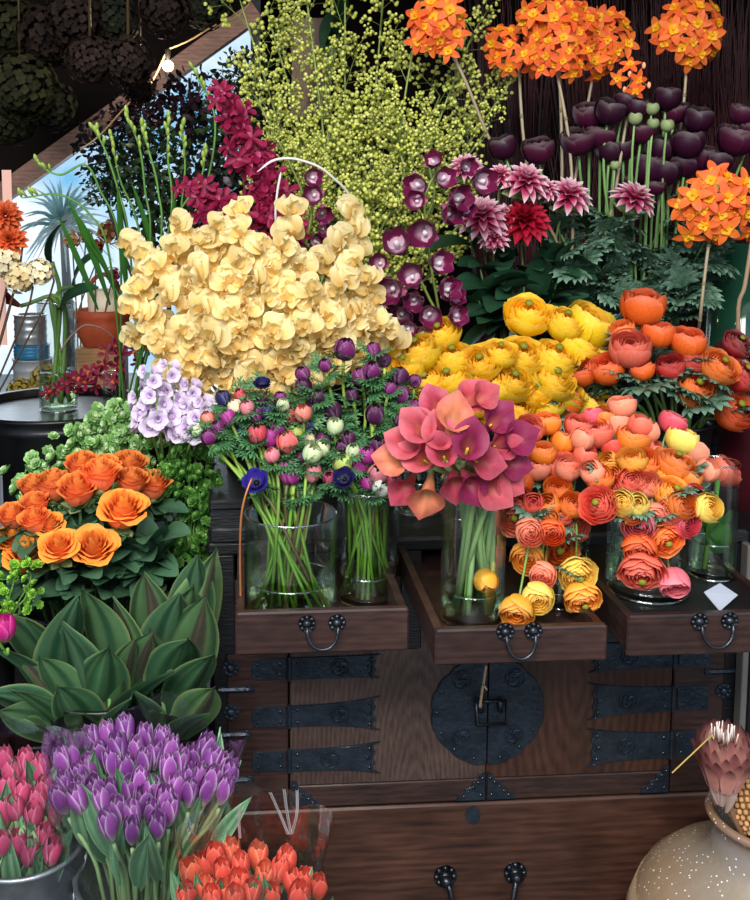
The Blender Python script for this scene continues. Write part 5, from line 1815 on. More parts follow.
pp = [(93,742),(108,738),(125,732),(145,738),(163,742),(118,748),(100,755),(136,752),(155,755),(170,752),(112,764),(125,768),(145,762),(90,768),(62,762),(72,760),(80,775),(65,785),(60,800),(78,800),(95,790),(110,792),(102,802),(130,790),(140,783),(152,792),(168,770),(180,765),(192,760),(205,750),(212,762),(188,778),(200,778),(212,782),(222,768),(228,775),(207,790),(225,790),(118,812),(108,825),(133,815),(152,812),(165,800),(175,790),(158,825),(170,810),(132,830),(190,792),(145,800),(84,788)]
tulips(pp, 9.5, lambda x, y: 1.70-(y-735)*.0022, PT, TP, 'purple', 'in the clear sleeve', 'purple tulips in the sleeve', 2.2, 1)
pk = [(8,788),(22,792),(38,800),(15,808),(30,778),(2,810),(45,790),(17,842),(30,852),(52,850),(2,842),(44,836),(34,815),(58,812),(12,772),(26,760),(5,758),(40,768)]
tulips(pk, 9.5, lambda x, y: 1.68-(y-770)*.0016, PT2, TPK, 'pink', 'at the lower left corner', 'pink tulips at lower left', 2.0, 3)
rd = [(215,853),(230,848),(205,862),(222,868),(240,862),(258,852),(240,880),(265,872),(280,866),(286,858),(252,890),(272,892),(300,892),(305,878),(225,890),(205,885),(190,868),(186,892),(212,895),(292,878),(318,884),(235,895)]
tulips(rd, 11, lambda x, y: 1.52-(y-845)*.0022, PT3, TRD, 'red', 'in the front clear sleeve', 'red tulips in the front sleeve', 1.5, 1, (.07, .1))

def sleeve(cx, cy, z0, z1, r0, r1, label, seed, jag=.02, squash=1.0, pinch=None):
    rr = random.Random(seed)
    mb = MB().mat('film')
    n, m_ = 48, 14
    ph = [rr.uniform(0, 6.28) for _ in range(4)]
    rows = []
    for i in range(m_+1):
        v = i/m_
        row = []
        for k in range(n):
            a = 2*PI*k/n
            r = r0+(r1-r0)*v
            r *= 1+v*(.05*math.sin(3*a+ph[0])+.035*math.sin(7*a+ph[1]+v*2)+.02*math.sin(13*a+ph[2]))+.012*math.sin(v*17+a*2+ph[3])
            z = z0+(z1-z0)*v+(v**3)*jag*math.sin(4*a+ph[2])
            row.append((r*math.cos(a), r*math.sin(a)*squash, z-z0))
        rows.append(row)
    mb.grid(rows, None, True)
    return solo('plastic_sleeve', mb, label, 'wrapper', 'clear plastic sleeves', True, (cx, cy, z0))
sleeve(PT.x+.0, PT.y-.015, .44, .72, .10, .165, 'clear plastic sleeve wrapped round the purple tulips', 3, .03, .9)
sleeve(PT2.x-.005, PT2.y, .46, .70, .085, .125, 'clear plastic sleeve wrapped round the pink tulips', 5, .02)
sleeve(PT3.x, PT3.y, .44, .655, .085, .118, 'clear plastic sleeve wrapped round the red tulips', 8, .02)
# twisted flap of film over the red tulips
mb = MB().mat('film')
rows = []
fa, fb = at(228, 795, 1.52), at(300, 790, 1.52)
for i in range(9):
    v = i/8
    row = []
    for k in range(13):
        u = k/12
        p_ = at(226+74*u+4*math.sin(u*9+v*4), 845-55*v+3*math.sin(u*14), 1.50+.02*math.sin(u*11+v*3)-.01*v)
        row.append(p_)
    rows.append(row)
bs = Vector(rows[0][6])
mb.grid([[p_-bs for p_ in r_] for r_ in rows])
ff = solo('film_flap', mb, 'loose upright flap of clear film behind the red tulips', 'wrapper', None, True, bs)

for (xa, ya, xb, yb, xc, yc) in ((270, 792, 279, 812, 288, 834), (284, 789, 287, 812, 291, 834), (297, 790, 297, 812, 292, 834), (240, 806, 239, 822, 240, 838)):  # thin glossy strips added as the white highlight streaks of the flap
    mb = MB().mat('highlight_streak')
    q_ = [at(xa, ya, 1.494)-bs, at(xb, yb, 1.497)-bs, at(xc, yc, 1.50)-bs]
    mb.grid([[p_+Vector((-.0022, 0, 0)), p_+Vector((0, -.002, 0)), p_+Vector((.0022, 0, 0))] for p_ in catmull(q_, 4)])
    link('highlight_streak', mb.mesh('film_highlight'), ff)
# ================================================================== JAR WITH PROTEA
JY = 1.66
jx = at(772, 822, JY+.08).x
zr_ = zat(816, JY+.08, 772)
mb = MB().mat('jar_clay')
nr = sz(66, JY+.08)
zs = zr_
mb.lathe([(.001, 0), (.13, 0), (.15, .012), (.2, .12), (.245, .25), (.262, .2), (.264, zs-.30), (.254, zs-.225), (.232, zs-.17), (.197, zs-.135), (.155, zs-.112), (nr*1.05, zs-.094), (nr*.95, zs-.07), (nr*.91, zs-.04), (nr*.9, zs-.02), (nr*.95, zs-.008), (nr+.003, zs-.002), (nr+.004, zs+.004), (nr-.004, zs+.007), (nr-.012, zs+.002), (nr-.018, zs-.05), (nr*.8, zs-.1), (.18, zs-.155), (.245, zs-.29), (.24, .2), (.14, .02), (.001, .015)], 72)
mb.tube([((nr-.002)*math.cos(2*PI*k/48), (nr-.002)*math.sin(2*PI*k/48), zs-.001) for k in range(49)], .0085, 8, cap=False)
mb.v = [(x, y, z) for x, y, z in mb.v] if True else [(x*(1+.012*math.sin(z*23+math.atan2(y, x)*2)), y*(1+.012*math.sin(z*19+math.atan2(y, x)*3)), z) for x, y, z in mb.v]
jar = solo('clay_jar', mb, 'large speckled brown clay jar in front of the chest at lower right', 'jar', None, True, (jx, JY+.08, 0))
PJ = Pot(jx, JY+.08, .02, zr_, nr*.8)
# protea
root = thing('protea', (jx-.03, JY+.06, .03), 'dried pink protea with silvery tips standing in the clay jar', 'flower')
base = root.location.copy()
c = at(723, 790, JY+.05)
ax = Vector((-.04, -.08, 1)).normalized()
mb = MB().mat('stem'); mb.tube([p-base for p in catmull([base, Vector((jx-.05, JY+.04, zr_-.1)), c], 6)], .007, 8, hx('5a4030'), hx('7a5a44')); link('stem', mb.mesh('protea_stem'), root)
S = sz(80, JY)
mb = MB().mat('dried')
for k in range(6):
    n = 9
    for i in range(n):
        t = k/5
        a = 2*PI*i/n+k*.29
        cb, ct = hx('c08070'), hx('5a2430')
        c2 = vary(mix(hx('c8887a'), hx('a4605c'), R.random()), .15)
        def f(v, t=t):
            la = -1.2+2.35*v*(.42+.58*t)
            return .36*max(.1, math.cos(la*.72))*(1-.08*t)+.10*v*v*v*(1-.6*t), .10+.80*(t*.30)+v*(.52+.10*t)
        rev(mb, a, .33, f, lambda v: max(.04, math.sin(PI*min(.99, .22+v*.77))**.8), lambda u, v, c2=c2: mix(mix(c2, hx('4a1c26'), max(0, (v-.5)*1.9)), hx('d8a898'), .55*abs(u)**4*(1-v)), 4, 8, .0, .0, .02, 0, 0)
link('flower_head', mb.mesh('protea_head'), root, c-base, quat(ax, 0), S)
mb = MB().mat('dried')
for i in range(26):
    a = R.uniform(0, 6.28); r_ = R.uniform(.02, .19)
    p0 = Vector((r_*math.cos(a), r_*math.sin(a), .72))
    p1 = Vector((r_*1.1*math.cos(a)+R.uniform(-.03, .03), r_*1.1*math.sin(a), .92+R.uniform(0, .1)))
    mb.tube([p0, p1*.5+p0*.5, p1], [.012, .011, .008], 5, hx('b08078'), hx('efe4dc'))
link('silvery_tip', mb.mesh('protea_tips'), root, c-base, quat(ax, 0), S)
PBL = m_blade(hx('a88a80'), hx('c0a498'), .1, .25, 1.2, .95, None, .1, 8)
for i in range(13):
    a = 2*PI*i/13+R.uniform(-.2, .2)
    zz = Vector((math.cos(a)*.85, math.sin(a)*.85, 1)).normalized(); xx = Vector((-math.cos(a), -math.sin(a), 0)); xx = (xx-zz*xx.dot(zz)).normalized(); yy = zz.cross(xx)
    link('leaf', PBL, root, c-base+Vector((math.cos(a)*.012, math.sin(a)*.012, -.025+R.uniform(-.015, .015))), Matrix((xx, yy, zz)).transposed().to_quaternion(), S*R.uniform(.7, 1.0))
# tan dried seed head beside the protea
mb = MB().mat('dried')
c2 = at(760, 806, JY+.06)
rr_ = sz(34, JY)
for i in range(260):
    t = (i+.5)/260
    ph = i*2.39996
    zc_ = 1-1.75*t
    r_ = math.sqrt(max(0, 1-zc_*zc_))
    mb.ball((r_*math.cos(ph)*rr_, r_*math.sin(ph)*rr_, zc_*rr_), rr_*.10, 5, 4, (1, 1, 1), vary(hx('b98a5c'), .25))
mb.tube([(0, 0, -rr_*.6), (0, 0, -.2), (-.005, .02, -.50)], .005, 6, hx('7a5a40'))
mb.ball((0, 0, 0), rr_*.95, 12, 8, (1, 1, 1), hx('8a6038'))
solo('seed_head', mb, 'round tan dried seed head in the clay jar beside the protea', 'flower', None, True, c2)
# dry straw
mb = MB().mat('dried'); pa, pb = at(672, 773, JY-.0), at(712, 735, JY+.02)
pl = [pa, pa.lerp(pb, .5), pb, at(725, 830, JY+.06)-Vector((0, 0, .02))]
mb.tube([pa, pb], .0014, 5, hx('c9a860')); 
mb.tube([pb, at(728, 770, JY+.055), at(738, 850, JY+.07)], .0014, 5, hx('c9a860'))
solo('dry_straw', mb, 'thin dry straw poking left out of the clay jar', 'straw')

# ================================================================== BACK LEFT
# black drum with glossy top
DY = 3.02
dx = at(58, 405, DY).x
dz = zat(404, DY, 58)
dr = sz(86, DY)
root = thing('black_drum', (dx, DY, 0), 'black metal drum with a rimmed top and white label, behind the green flower heads', 'drum')
mb = MB().mat('black_metal')
mb.lathe([(.001, 0), (dr*.96, 0), (dr, .02), (dr, dz*.33), (dr+.008, dz*.345), (dr, dz*.36), (dr, dz*.66), (dr+.008, dz*.675), (dr, dz*.69), (dr, dz-.05), (dr+.004, dz-.045), (dr+.004, dz-.03), (dr, dz-.025), (dr+.008, dz-.006), (dr+.01, dz), (dr+.004, dz+.006), (dr-.012, dz+.002), (dr-.016, dz-.02), (.001, dz-.024)], 64)
link('drum_body', mb.mesh('drum'), root)
mb = MB().mat('card')
rows = []
for zz in (dz-.32, dz-.14):
    rows.append([((dr+.002)*math.sin(a), -(dr+.002)*math.cos(a), zz) for a in [-.78+.33*i/8 for i in range(9)]])
mb.grid(rows); link('label_sheet', mb.mesh('drum_label'), root)
mb = MB().mat('dark_water'); mb.lathe([(dr-.017, dz-.017), (.001, dz-.017)], 48); link('water', mb.mesh('drum_water'), root)
ztop = dz-.02
# clear cylinder of burgundy callas on the drum
VC = glass_vase(63, DY, ztop, zat(302, DY, 63), sz(19, DY), 'tall clear glass cylinder of dark callas standing on the black drum', zat(372, DY, 63))
DCM = m_calla(C('7a2030'), C('a05040'), C('8a3040'))
items = []
for (px, py, ang, s) in ((20, 306, -55, 42), (52, 262, 20, 0), (60, 308, 60, 0), (74, 285, 40, 0)):
    b = at(px, py, DY-.03)
    base = Vector((VC.x+R.uniform(-.03, .03), VC.y+R.uniform(-.03, .03), VC.zb+.003))
    o = thing('calla_lily' if s else 'arum_leaf', base, None, 'flower' if s else 'leaf', None)
    pl = catmull([base, Vector((VC.x+R.uniform(-.02, .02), VC.y, VC.zr)), b], 6)
    mb = MB().mat('stem'); mb.tube([p-base for p in pl], .007, 6, hx('7aa050'), hx('4a6a3a')); link('stem', mb.mesh('calla_stem'), o)
    a_ = math.radians(ang)
    if s:
        link('spathe', DCM, o, b-base, quat((math.sin(a_), -.3, math.cos(a_)), PI), sz(s, DY))
        o['label'] = 'dark burgundy calla leaning left from the glass cylinder on the drum'
    else:
        zz = (math.sin(a_), -.3, math.cos(a_))
        lf = R.choice(DARKLEAF)
        link('leaf', lf, o, b-base, leafq(zz, .6), sz(48, DY))
        o['label'] = {52: 'dark green broad leaf rising highest from the glass cylinder on the drum', 60: 'dark green broad leaf bending right, low on the glass cylinder', 74: 'narrow dark leaf stem between the two broad leaves on the drum'}[px]
# dark red orchid sprays lying over the drum
OM = variants(lambda: m_mokara(C('6e1530'), C('8a2040'), C('d0602a')), 4)
PV = Pot(at(118, 392, 2.95).x, 2.98, ztop, ztop+.12, .03)
glass_vase(118, 2.98, ztop, ztop+.12, .034, 'small clear glass holding dark red orchid sprays on the drum')
PV.zb = ztop+.02
def sp2(path, fl, label):
    spike('orchid_spray', 'orchid', 'dark red orchid sprays on the drum', path, fl, OM, PV, 2.86, 0, 'floret', (hx('4a2a25'), hx('7a4a40')), .0025, .8, .6, label)
sp2([(112, 392), (95, 385), (70, 385), (48, 395)], [(48,392,8),(58,388,8),(66,384,9),(72,378,9),(80,377,9),(86,383,10),(90,371,9),(98,374,10),(104,365,9),(76,390,8),(112,380,9),(96,386,9)], 'dark red orchid spray drooping left over the drum rim')
sp2([(120, 380), (118, 360), (128, 345), (150, 318)], [(106,352,9),(114,346,9),(120,355,9),(126,343,10),(134,350,9),(140,338,10),(118,366,9),(150,320,9),(158,330,9),(146,348,8),(165,335,8),(138,362,8)], 'dark red orchid spray climbing right towards the sweet peas')
mb = MB().mat('stem'); bs = at(128, 392, 2.93); bs.z = ztop+.005
mb.tube([p-bs for p in catmull([bs, at(118, 345, 2.86), at(90, 325, 2.84), at(72, 335, 2.84), at(60, 352, 2.84)], 5)], .003, 5, hx('6a4a44'), hx('9a7a70'))
solo('bare_twig', mb, 'bare brown twig arching across the glass cylinder on the drum', 'twig', None, True, bs)

# counter things under the window
def tin(px, py0, py1, w, Y, mat, label, name='tin_can', lid=True):
    c = at(px, py1, Y); r = sz(w/2, Y); h = at(px, py0, Y).z-c.z
    mb = MB().mat(mat)
    pr = [(.001, 0), (r, 0), (r, .006)]
    for k in range(3):
        z = h*(.25+.25*k)
        pr += [(r, z-.006), (r+.003, z), (r, z+.006)]
    pr += [(r, h-.006), (r+.004, h-.004), (r+.004, h), (r-.006, h), (r-.008, h-.01), (.001, h-.01)]
    mb.lathe(pr, 32)
    return solo(name, mb, label, 'can', None, True, tuple(c))
YT = 3.9
tin(34, 358, 400, 38, YT, 'pail', 'pale grey metal pail at the bottom of the stack of tins', 'pail')
tin(32, 344, 357.5, 34, YT, 'blue_tin', 'flat blue tin in the middle of the stack under the window')
tin(31, 314, 343.5, 31, YT, 'tin', 'shiny silver tin on top of the stack under the window')
tin(82, 368, 396, 26, YT+.16, 'blue_tin', 'small blue tin behind the glass cylinder on the counter')
# moss-like dried hydrangea heads on the counter
def m_fluff(c, c2, n=70, sr=.22):
    mb = MB().mat('dried')
    for i in range(n):
        t = (i+.5)/n; ph = i*2.39996; zc_ = 1-1.9*t; r_ = math.sqrt(max(0, 1-zc_*zc_))
        d = Vector((r_*math.cos(ph), r_*math.sin(ph), zc_))
        k = R.uniform(.75, 1.05)
        M = Matrix.Translation(d*k) @ quat(d).to_matrix().to_4x4()
        cc = vary(mix(c, c2, R.random()), .2)
        for q in range(4):
            petal(mb, M @ rz(q*PI/2), sr*R.uniform(.8, 1.2), sr*.5, .3, .0, spoon, .2, lambda u, v, cc=cc: cc, 3, 3, .02, 5, R.uniform(0, 6))
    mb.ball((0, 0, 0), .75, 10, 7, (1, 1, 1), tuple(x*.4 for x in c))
    return mb.mesh('dried_head')
MOSS = [m_fluff(hx('a08a38'), hx('c9b45c'), 60), m_fluff(hx('988034'), hx('bda650'), 60)]
for i, (px, py, r, lab) in enumerate(((44, 376, 14, 'mustard dried flower head on the counter against the pail'), (20, 390, 13, 'mustard dried flower head low at the drum rim, left of the others'), (36, 391, 11, 'small mustard dried flower head between the two larger ones'))):
    o = tag(link('dried_hydrangea', R.choice(MOSS), None, at(px, py, 3.74), quat((R.uniform(-.3, .3), -.5, 1)), sz(r, 3.74)), lab, 'dried flower', 'mustard dried heads on the counter')
# wooden block, terracotta bowl, small pot
wbx0, wbx1 = at(78, 370, 3.9).x, at(124, 370, 3.9).x
mb = MB().mat('wood_pale'); wz = zat(346, 3.9, 100)
bx(mb, wbx0, wbx1, 3.82, 4.05, ZC, wz, .003)
solo('wooden_block', mb, 'pale wooden block under the terracotta bowl', 'block', None, False)
c = at(103, 346, 3.92); c.z = wz; r = sz(27, 3.92)
mb = MB().mat('terracotta')
hh = zat(309, 3.92, 103)-wz
mb.lathe([(.001, 0), (r*.72, 0), (r*.75, .008), (r*.95, hh*.35), (r, hh*.6), (r*.97, hh*.72), (r*1.03, hh*.78), (r*1.05, hh*.97), (r*.98, hh), (r*.9, hh*.95), (r*.85, hh*.4), (.001, .012)], 36)
solo('terracotta_bowl', mb, 'terracotta bowl with a thick rim on the wooden block', 'bowl', None, True, tuple(c))
c2 = Vector((at(104, 300, 3.92).x, 3.93, wz+.0125)); hh2 = zat(290, 3.92, 104)-c2.z; r2 = sz(17, 3.92)
mb = MB().mat('cream_ceramic')
mb.lathe([(.001, 0), (r2*.7, 0), (r2*.95, hh2*.6), (r2, hh2), (r2-.006, hh2), (r2*.8, .02), (.001, .012)], 28)
root = thing('cream_pot', c2, 'cream pot with a red looped handle standing in the terracotta bowl', 'pot')
link('pot_body', mb.mesh('cream_pot'), root)
mb = MB().mat('terracotta'); mb.tube([(r2*.85*math.cos(PI*i/12), 0, hh2-.01+.07*math.sin(PI*i/12)) for i in range(13)], .009, 8); link('handle', mb.mesh('pot_handle'), root)
# more small potted things in the window light
items = []
for (px, py, r, cc, c2_, k) in ((72, 240, 9, 'c98a5a', 'd9a878', 'small peach dried bloom before the window, near the spiky shrub'), (86, 236, 7, 'b87848', 'd0a070', 'small brown dried bloom before the window, right of the peach one'), (108, 232, 12, 'd08a50', 'e0b080', 'orange-tan dried bloom before the window, beside the freesia leaves'), (96, 246, 8, '9a3a34', 'c05a48', 'small brick-red dried bloom low before the window'), (113, 275, 8, '8a2a44', 'b05068', 'small wine-red bloom above the cream pot')):
    b = at(px, py, 3.8)
    base = Vector((at(100, 300, 3.86).x+R.uniform(-.1, .02), 3.86+R.uniform(-.02, .02), ZC+.003))
    o = thing('dried_flower', base, k, 'dried flower', 'dried blooms before the window')
    mb = MB().mat('stem'); mb.tube([p-base for p in catmull([base, Vector((base.x, base.y, ZC+.3)), b], 5)], .003, 5, hx('6a5a38')); link('stem', mb.mesh('dried_stem'), o)
    link('flower_head', m_fluff(hx(cc), hx(c2_), 26, .3), o, b-base, quat((0, -.6, .6)), sz(r, 3.8))
# air plant remade as a trunked shrub outdoors, so the sky lights it
AY = 5.65
c = at(63, 228, AY)
root = thing('spiky_shrub', c, 'spiky pale silver-green shrub standing outside behind the window', 'plant')
mb = MB().mat('airy')
for i in range(70):
    th, ph = R.uniform(0, 2*PI), R.uniform(-.6, 1.2)
    d = Vector((math.cos(th)*math.cos(ph), math.sin(th)*math.cos(ph)*.7, math.sin(ph)))
    ln = sz(R.uniform(38, 64), AY)
    q = [Vector((0, 0, 0)), d*ln*.5+Vector((0, 0, .03)), d*ln+Vector((0, 0, -.04))]
    mb.tube(catmull(q, 4), [.011, .0105, .01, .009, .008, .007, .005, .003, .0015], 4, hx('d5efe8'), hx('f8fffd'), False)
link('leaf_tuft', mb.mesh('shrub_leaves'), root)
mb = MB().mat('dried'); mb.tube([(0, 0, .02), (0.02, 0, -.5), (0, 0, -c.z)], [.02, .03, .035], 8, hx('6a6458')); link('trunk', mb.mesh('shrub_trunk'), root)

# freesia stems
PF = Pot(at(125, 330, 2.72).x, 2.72, .014, .95, .07)
FZ = .95
mb = MB().mat('black_wood'); bx(mb, PF.x-.1, PF.x+.1, PF.y-.1, PF.y+.1, 0, .62, .004)
solo('black_plinth', mb, 'square black plinth behind the snapdragons carrying the freesias', 'plinth', None, False)
bucket(PF.x, PF.y, .62, 1.0, .07, 'black_plastic', 'black bucket of budding freesias behind the sweet peas')
PF.zb = .634; PF.zr = 1.0
items = []
def fres(path, n, Y):
    pl0 = [at(x, y, Y) for x, y in path]
    base = Vector((PF.x+R.uniform(-.03, .03), PF.y+R.uniform(-.03, .03), PF.zb+.003))
    pl = catmull([base, Vector((PF.x+R.uniform(-.04, .04), PF.y, PF.zr))]+pl0, 7)
    o = thing('freesia', base, None, 'flower', 'budding freesias behind the sweet peas')
    mb = MB().mat('stem'); mb.tube([p-base for p in pl], [.0032]*(len(pl)-7)+[.0025]*6+[.0012], 5, hx('2f5c26'), hx('5f8f3a')); link('stem', mb.mesh('freesia_stem'), o)
    for k in range(n):
        p_ = pl[-1-int(k*1.2)]
        g = MB().mat('petal')
        tng = (pl[-1]-pl[-3]).normalized()
        d = (tng*.5+Vector((R.uniform(-.5, .5), -.3, .8))).normalized()
        link('bud', R.choice(FBUD), o, p_-base, quat(d), R.uniform(.022, .03)*(1-.05*k))
    items.append((o, path[-1][0], path[-1][1], 'green'))
def m_fbud():
    mb = MB().mat('leaf')
    mb.lathe([(.02, 0), (.1, .15), (.2, .55), (.22, .85), (.12, 1.1), (.01, 1.2)], 7)
    c, c2 = hx('4f7a30'), hx('9fb455')
    mb.c = [mix(c, c2, v[2]) for v in mb.v]
    return mb.mesh('freesia_bud')
FBUD = [m_fbud() for _ in range(2)]
for p_, n in (([(120, 250), (100, 190), (85, 165), (60, 175), (38, 165)], 5), ([(130, 250), (118, 190), (105, 150), (95, 132)], 6), ([(150, 250), (145, 190), (140, 150), (128, 118)], 7), ([(160, 250), (158, 190), (150, 155), (142, 130)], 6), ([(165, 250), (172, 200), (168, 160), (168, 122)], 7), ([(175, 250), (182, 200), (185, 165), (182, 130)], 6), ([(170, 250), (178, 215), (200, 180), (205, 155)], 5), ([(110, 260), (90, 215), (60, 195), (22, 198)], 4), ([(140, 260), (135, 215), (120, 180), (112, 140)], 5), ([(178, 250), (205, 190), (215, 120), (195, 72)], 5)):
    fres(p_, n, 2.62+R.uniform(-.05, .05))
label_items(items, 'freesia stem', 'behind the sweet peas')
FL = m_blade(hx('244a20'), hx('4a8a34'), .026, .3, 1.4, 1.0, None, .1, 9)
items = []
for (x0, y0, x1, y1) in ((110, 265, 78, 178), (118, 262, 92, 185), (128, 260, 112, 170), (98, 270, 60, 200), (160, 250, 150, 165), (172, 248, 165, 170), (120, 255, 85, 215)):
    b0, b1 = at(x0, y0+40, 2.66), at(x1, y1, 2.62)
    d = b1-b0; zz = d.normalized(); xx = Vector((R.uniform(-.5, .5), -1, 0)); xx = (xx-zz*xx.dot(zz)).normalized(); yy = zz.cross(xx)
    o = tag(link('sword_leaf', FL, None, b0, Matrix((xx, yy, zz)).transposed().to_quaternion(), d.length), None, 'leaf', 'sword leaves among the freesias')
    items.append((o, x1, y1, 'green'))
label_items(items, 'sword-shaped leaf', 'among the freesia stems')

# dark bushy branches against the window
def m_leafcloud(c, c2, n, seed, ls=.2):
    mb = MB().mat('leaf'); rr2 = random.Random(seed)
    mb.tube([(0, 0, -1), (0, 0, 0), (.1, 0, .7)], .03, 5, hx('2a2018'))
    for i in range(n):
        d = Vector((rr2.gauss(0, 1), rr2.gauss(0, 1), rr2.gauss(0, 1))).normalized()*rr2.random()**.4
        d.z *= 1.0
        M = Matrix.Translation(d) @ quat((rr2.uniform(-1, 1), rr2.uniform(-1, 1), rr2.uniform(-1, 1))).to_matrix().to_4x4()
        cc = mix(c, c2, rr2.random())
        petal(mb, M, ls*rr2.uniform(.7, 1.3), ls*.32, .2, -.3, ovate, .15, lambda u, v: cc, 2, 3)
        if i % 5 == 0:
            mb.tube([d*.2, d*.6, d], .008, 3, hx('2a2018'), None, False)
    return mb.mesh('leaf_cloud')
LC = [m_leafcloud(hx('16241a'), hx('2f4a2a'), 420, 1), m_leafcloud(hx('201420'), hx('3a2434'), 420, 2), m_leafcloud(hx('1a2a1c'), hx('3a3040'), 420, 3)]
PDB = Pot(at(165, 330, 3.3).x, 3.35, .014, .9, .09)
bucket(PDB.x, PDB.y, 0, .9, .1, 'black_plastic', 'tall black bucket of dark branches in front of the window')
items = []
for (px, py, r, m_) in ((115, 150, 40, 2), (150, 165, 42, 0), (190, 110, 44, 1), (230, 140, 44, 0), (170, 210, 42, 0), (215, 190, 45, 2), (135, 115, 26, 1), (245, 80, 32, 0), (110, 185, 26, 0), (205, 235, 40, 0), (250, 200, 40, 2), (270, 120, 40, 1)):
    Yp = 3.35+R.uniform(-.12, .12)
    b = at(px, py, Yp)
    base = Vector((PDB.x+R.uniform(-.05, .05), PDB.y+R.uniform(-.05, .05), .017))
    o = thing('dark_branch', base, None, 'branch', 'dark leafy branches against the window')
    mb = MB().mat('stem'); mb.tube([p-base for p in catmull([base, Vector((PDB.x+R.uniform(-.05, .05), PDB.y, .9)), b-Vector((0, 0, .1)), b], 5)], .006, 5, hx('2a2018')); link('stem', mb.mesh('branch_stem'), o)
    link('foliage', LC[m_], o, b-base, quat((R.uniform(-.3, .3), R.uniform(-.3, .3), 1)), sz(r, Yp))
    items.append((o, px, py, 'dark leafy'))
label_items(items, 'branch', 'against the window')

# orange dahlia and cream dried blooms at the left edge
PL = Pot(at(-38, 420, 2.66).x, 2.66, .0, .9, .05)
mb = MB().mat('black_wood'); bx(mb, PL.x-.12, PL.x+.1, PL.y-.1, PL.y+.1, 0, .7, .004)
solo('black_plinth', mb, 'square black plinth at the left edge in front of the drum', 'plinth', None, False)
bucket(PL.x, PL.y, .7, .95, .06, 'black_plastic', 'small black bucket of dried blooms and an orange dahlia at the left edge')
PL.zb = .714; PL.zr = .95
DO = m_dahlia(C('d4502a'), C('e8804a'), 5, 12, .2)
CRM = [m_fluff(hx('d9c290'), hx('eee0bc'), 40, .34), m_fluff(hx('cbb07c'), hx('e6d4a8'), 40, .34)]
for (px, py, r, mm, lab) in ((6, 216, 17, DO, 'orange-red dahlia at the left edge, the upper one'), (10, 240, 18, DO, 'orange-red dahlia at the left edge, the lower one'), (5, 262, 15, CRM[0], 'cream dried bloom at the left edge just under the orange dahlias'), (20, 278, 15, CRM[1], 'cream dried bloom next right of the edge one'), (40, 272, 13, CRM[0], 'cream dried bloom furthest right, below the spiky shrub')):
    b = at(px, py, 2.6)
    base = Vector((PL.x+R.uniform(-.02, .02), PL.y, PL.zb+.003))
    o = thing('dahlia' if mm is DO else 'dried_flower', base, lab, 'flower' if mm is DO else 'dried flower', None)
    mb = MB().mat('stem'); mb.tube([p-base for p in catmull([base, Vector((PL.x+.02, PL.y-.01, PL.zr)), b+Vector((.02, .02, -.06)), b], 5)], .0028, 5, hx('4a3a2a')); link('stem', mb.mesh('flower_stem'), o)
    link('bloom', mm, o, b-base, quat((R.uniform(-.2, .3), -1, .2)), sz(r, 2.6))
mb = MB().mat('pink_paper')
bs = at(4, 345, 2.85)
mb.box((-sz(8, 2.85), 0, 0), (sz(3, 2.85), .003, zat(270, 2.85, 4)-bs.z))
solo('hanging_tag', mb, 'pale pink hanging card strip at the left picture edge', 'card', None, False, bs)
mb = MB().mat('pink_paper')
bs = at(8, 205, 2.95)
mb.box((-sz(5, 2.95), 0, 0), (sz(4, 2.95), .003, zat(170, 2.95, 4)-bs.z))
solo('hanging_tag', mb, 'short pale pink card strip at the left edge under the slanting beam', 'card', None, False, bs)

# ================================================================== HANGING DRIED FLOWERS, BULB
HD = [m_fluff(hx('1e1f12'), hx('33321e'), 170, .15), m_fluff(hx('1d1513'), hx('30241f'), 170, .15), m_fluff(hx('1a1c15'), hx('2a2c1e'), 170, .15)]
items = []
for (px, py, r, m_) in ((10, 25, 34, 0), (50, 35, 32, 1), (20, 85, 34, 0), (50, 105, 26, 2), (10, 118, 26, 0), (75, 20, 30, 1), (128, 62, 26, 1), (112, 20, 26, 2), (165, 10, 26, 1), (90, 60, 24, 1), (-10, 60, 30, 2), (205, 5, 24, 2), (140, 90, 16, 1)):
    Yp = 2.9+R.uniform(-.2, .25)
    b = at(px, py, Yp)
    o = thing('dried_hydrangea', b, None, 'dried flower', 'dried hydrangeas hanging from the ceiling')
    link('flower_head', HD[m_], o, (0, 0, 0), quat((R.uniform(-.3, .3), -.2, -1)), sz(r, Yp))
    mb = MB().mat('stem'); mb.tube([(0, 0, 0), (.01, .01, 2.75-b.z)], .004, 5, hx('4a3a28')); link('stem', mb.mesh('hydrangea_stem'), o)
    items.append((o, px, py, {0: 'olive', 1: 'brown', 2: 'grey-green'}[m_]))
label_items(items, 'dried hydrangea', 'hanging upside down at top left')
bY = 3.1
b = at(168, 66, bY)
root = thing('light_bulb', b, 'small glowing round bulb on a cord at upper left', 'lamp')
mb = MB().mat('bulb_glow'); mb.ball((0, 0, 0), sz(5.5, bY), 14, 10); link('bulb', mb.mesh('bulb'), root)
mb = MB().mat('cord'); mb.lathe([(.009, sz(6, bY)), (.009, sz(6, bY)+.03), (.001, sz(6, bY)+.032)], 12); link('socket', mb.mesh('socket'), root)
mb = MB().mat('tan_cord'); mb.tube([p-b for p in catmull([b+Vector((0, 0, sz(6, bY)+.03)), at(150, 85, bY), at(130, 102, bY), at(100, 135, bY), at(80, 150, bY)], 6)], .003, 5); 
link('cord', mb.mesh('bulb_cord'), root)
mb = MB().mat('tan_cord'); mb.tube([p-b for p in catmull([b+Vector((0, 0, sz(6, bY)+.03)), at(190, 40, bY), at(215, 25, bY), at(245, 10, bY), at(262, -30, bY)], 6)], .003, 5)
link('cord', mb.mesh('bulb_cord'), root)
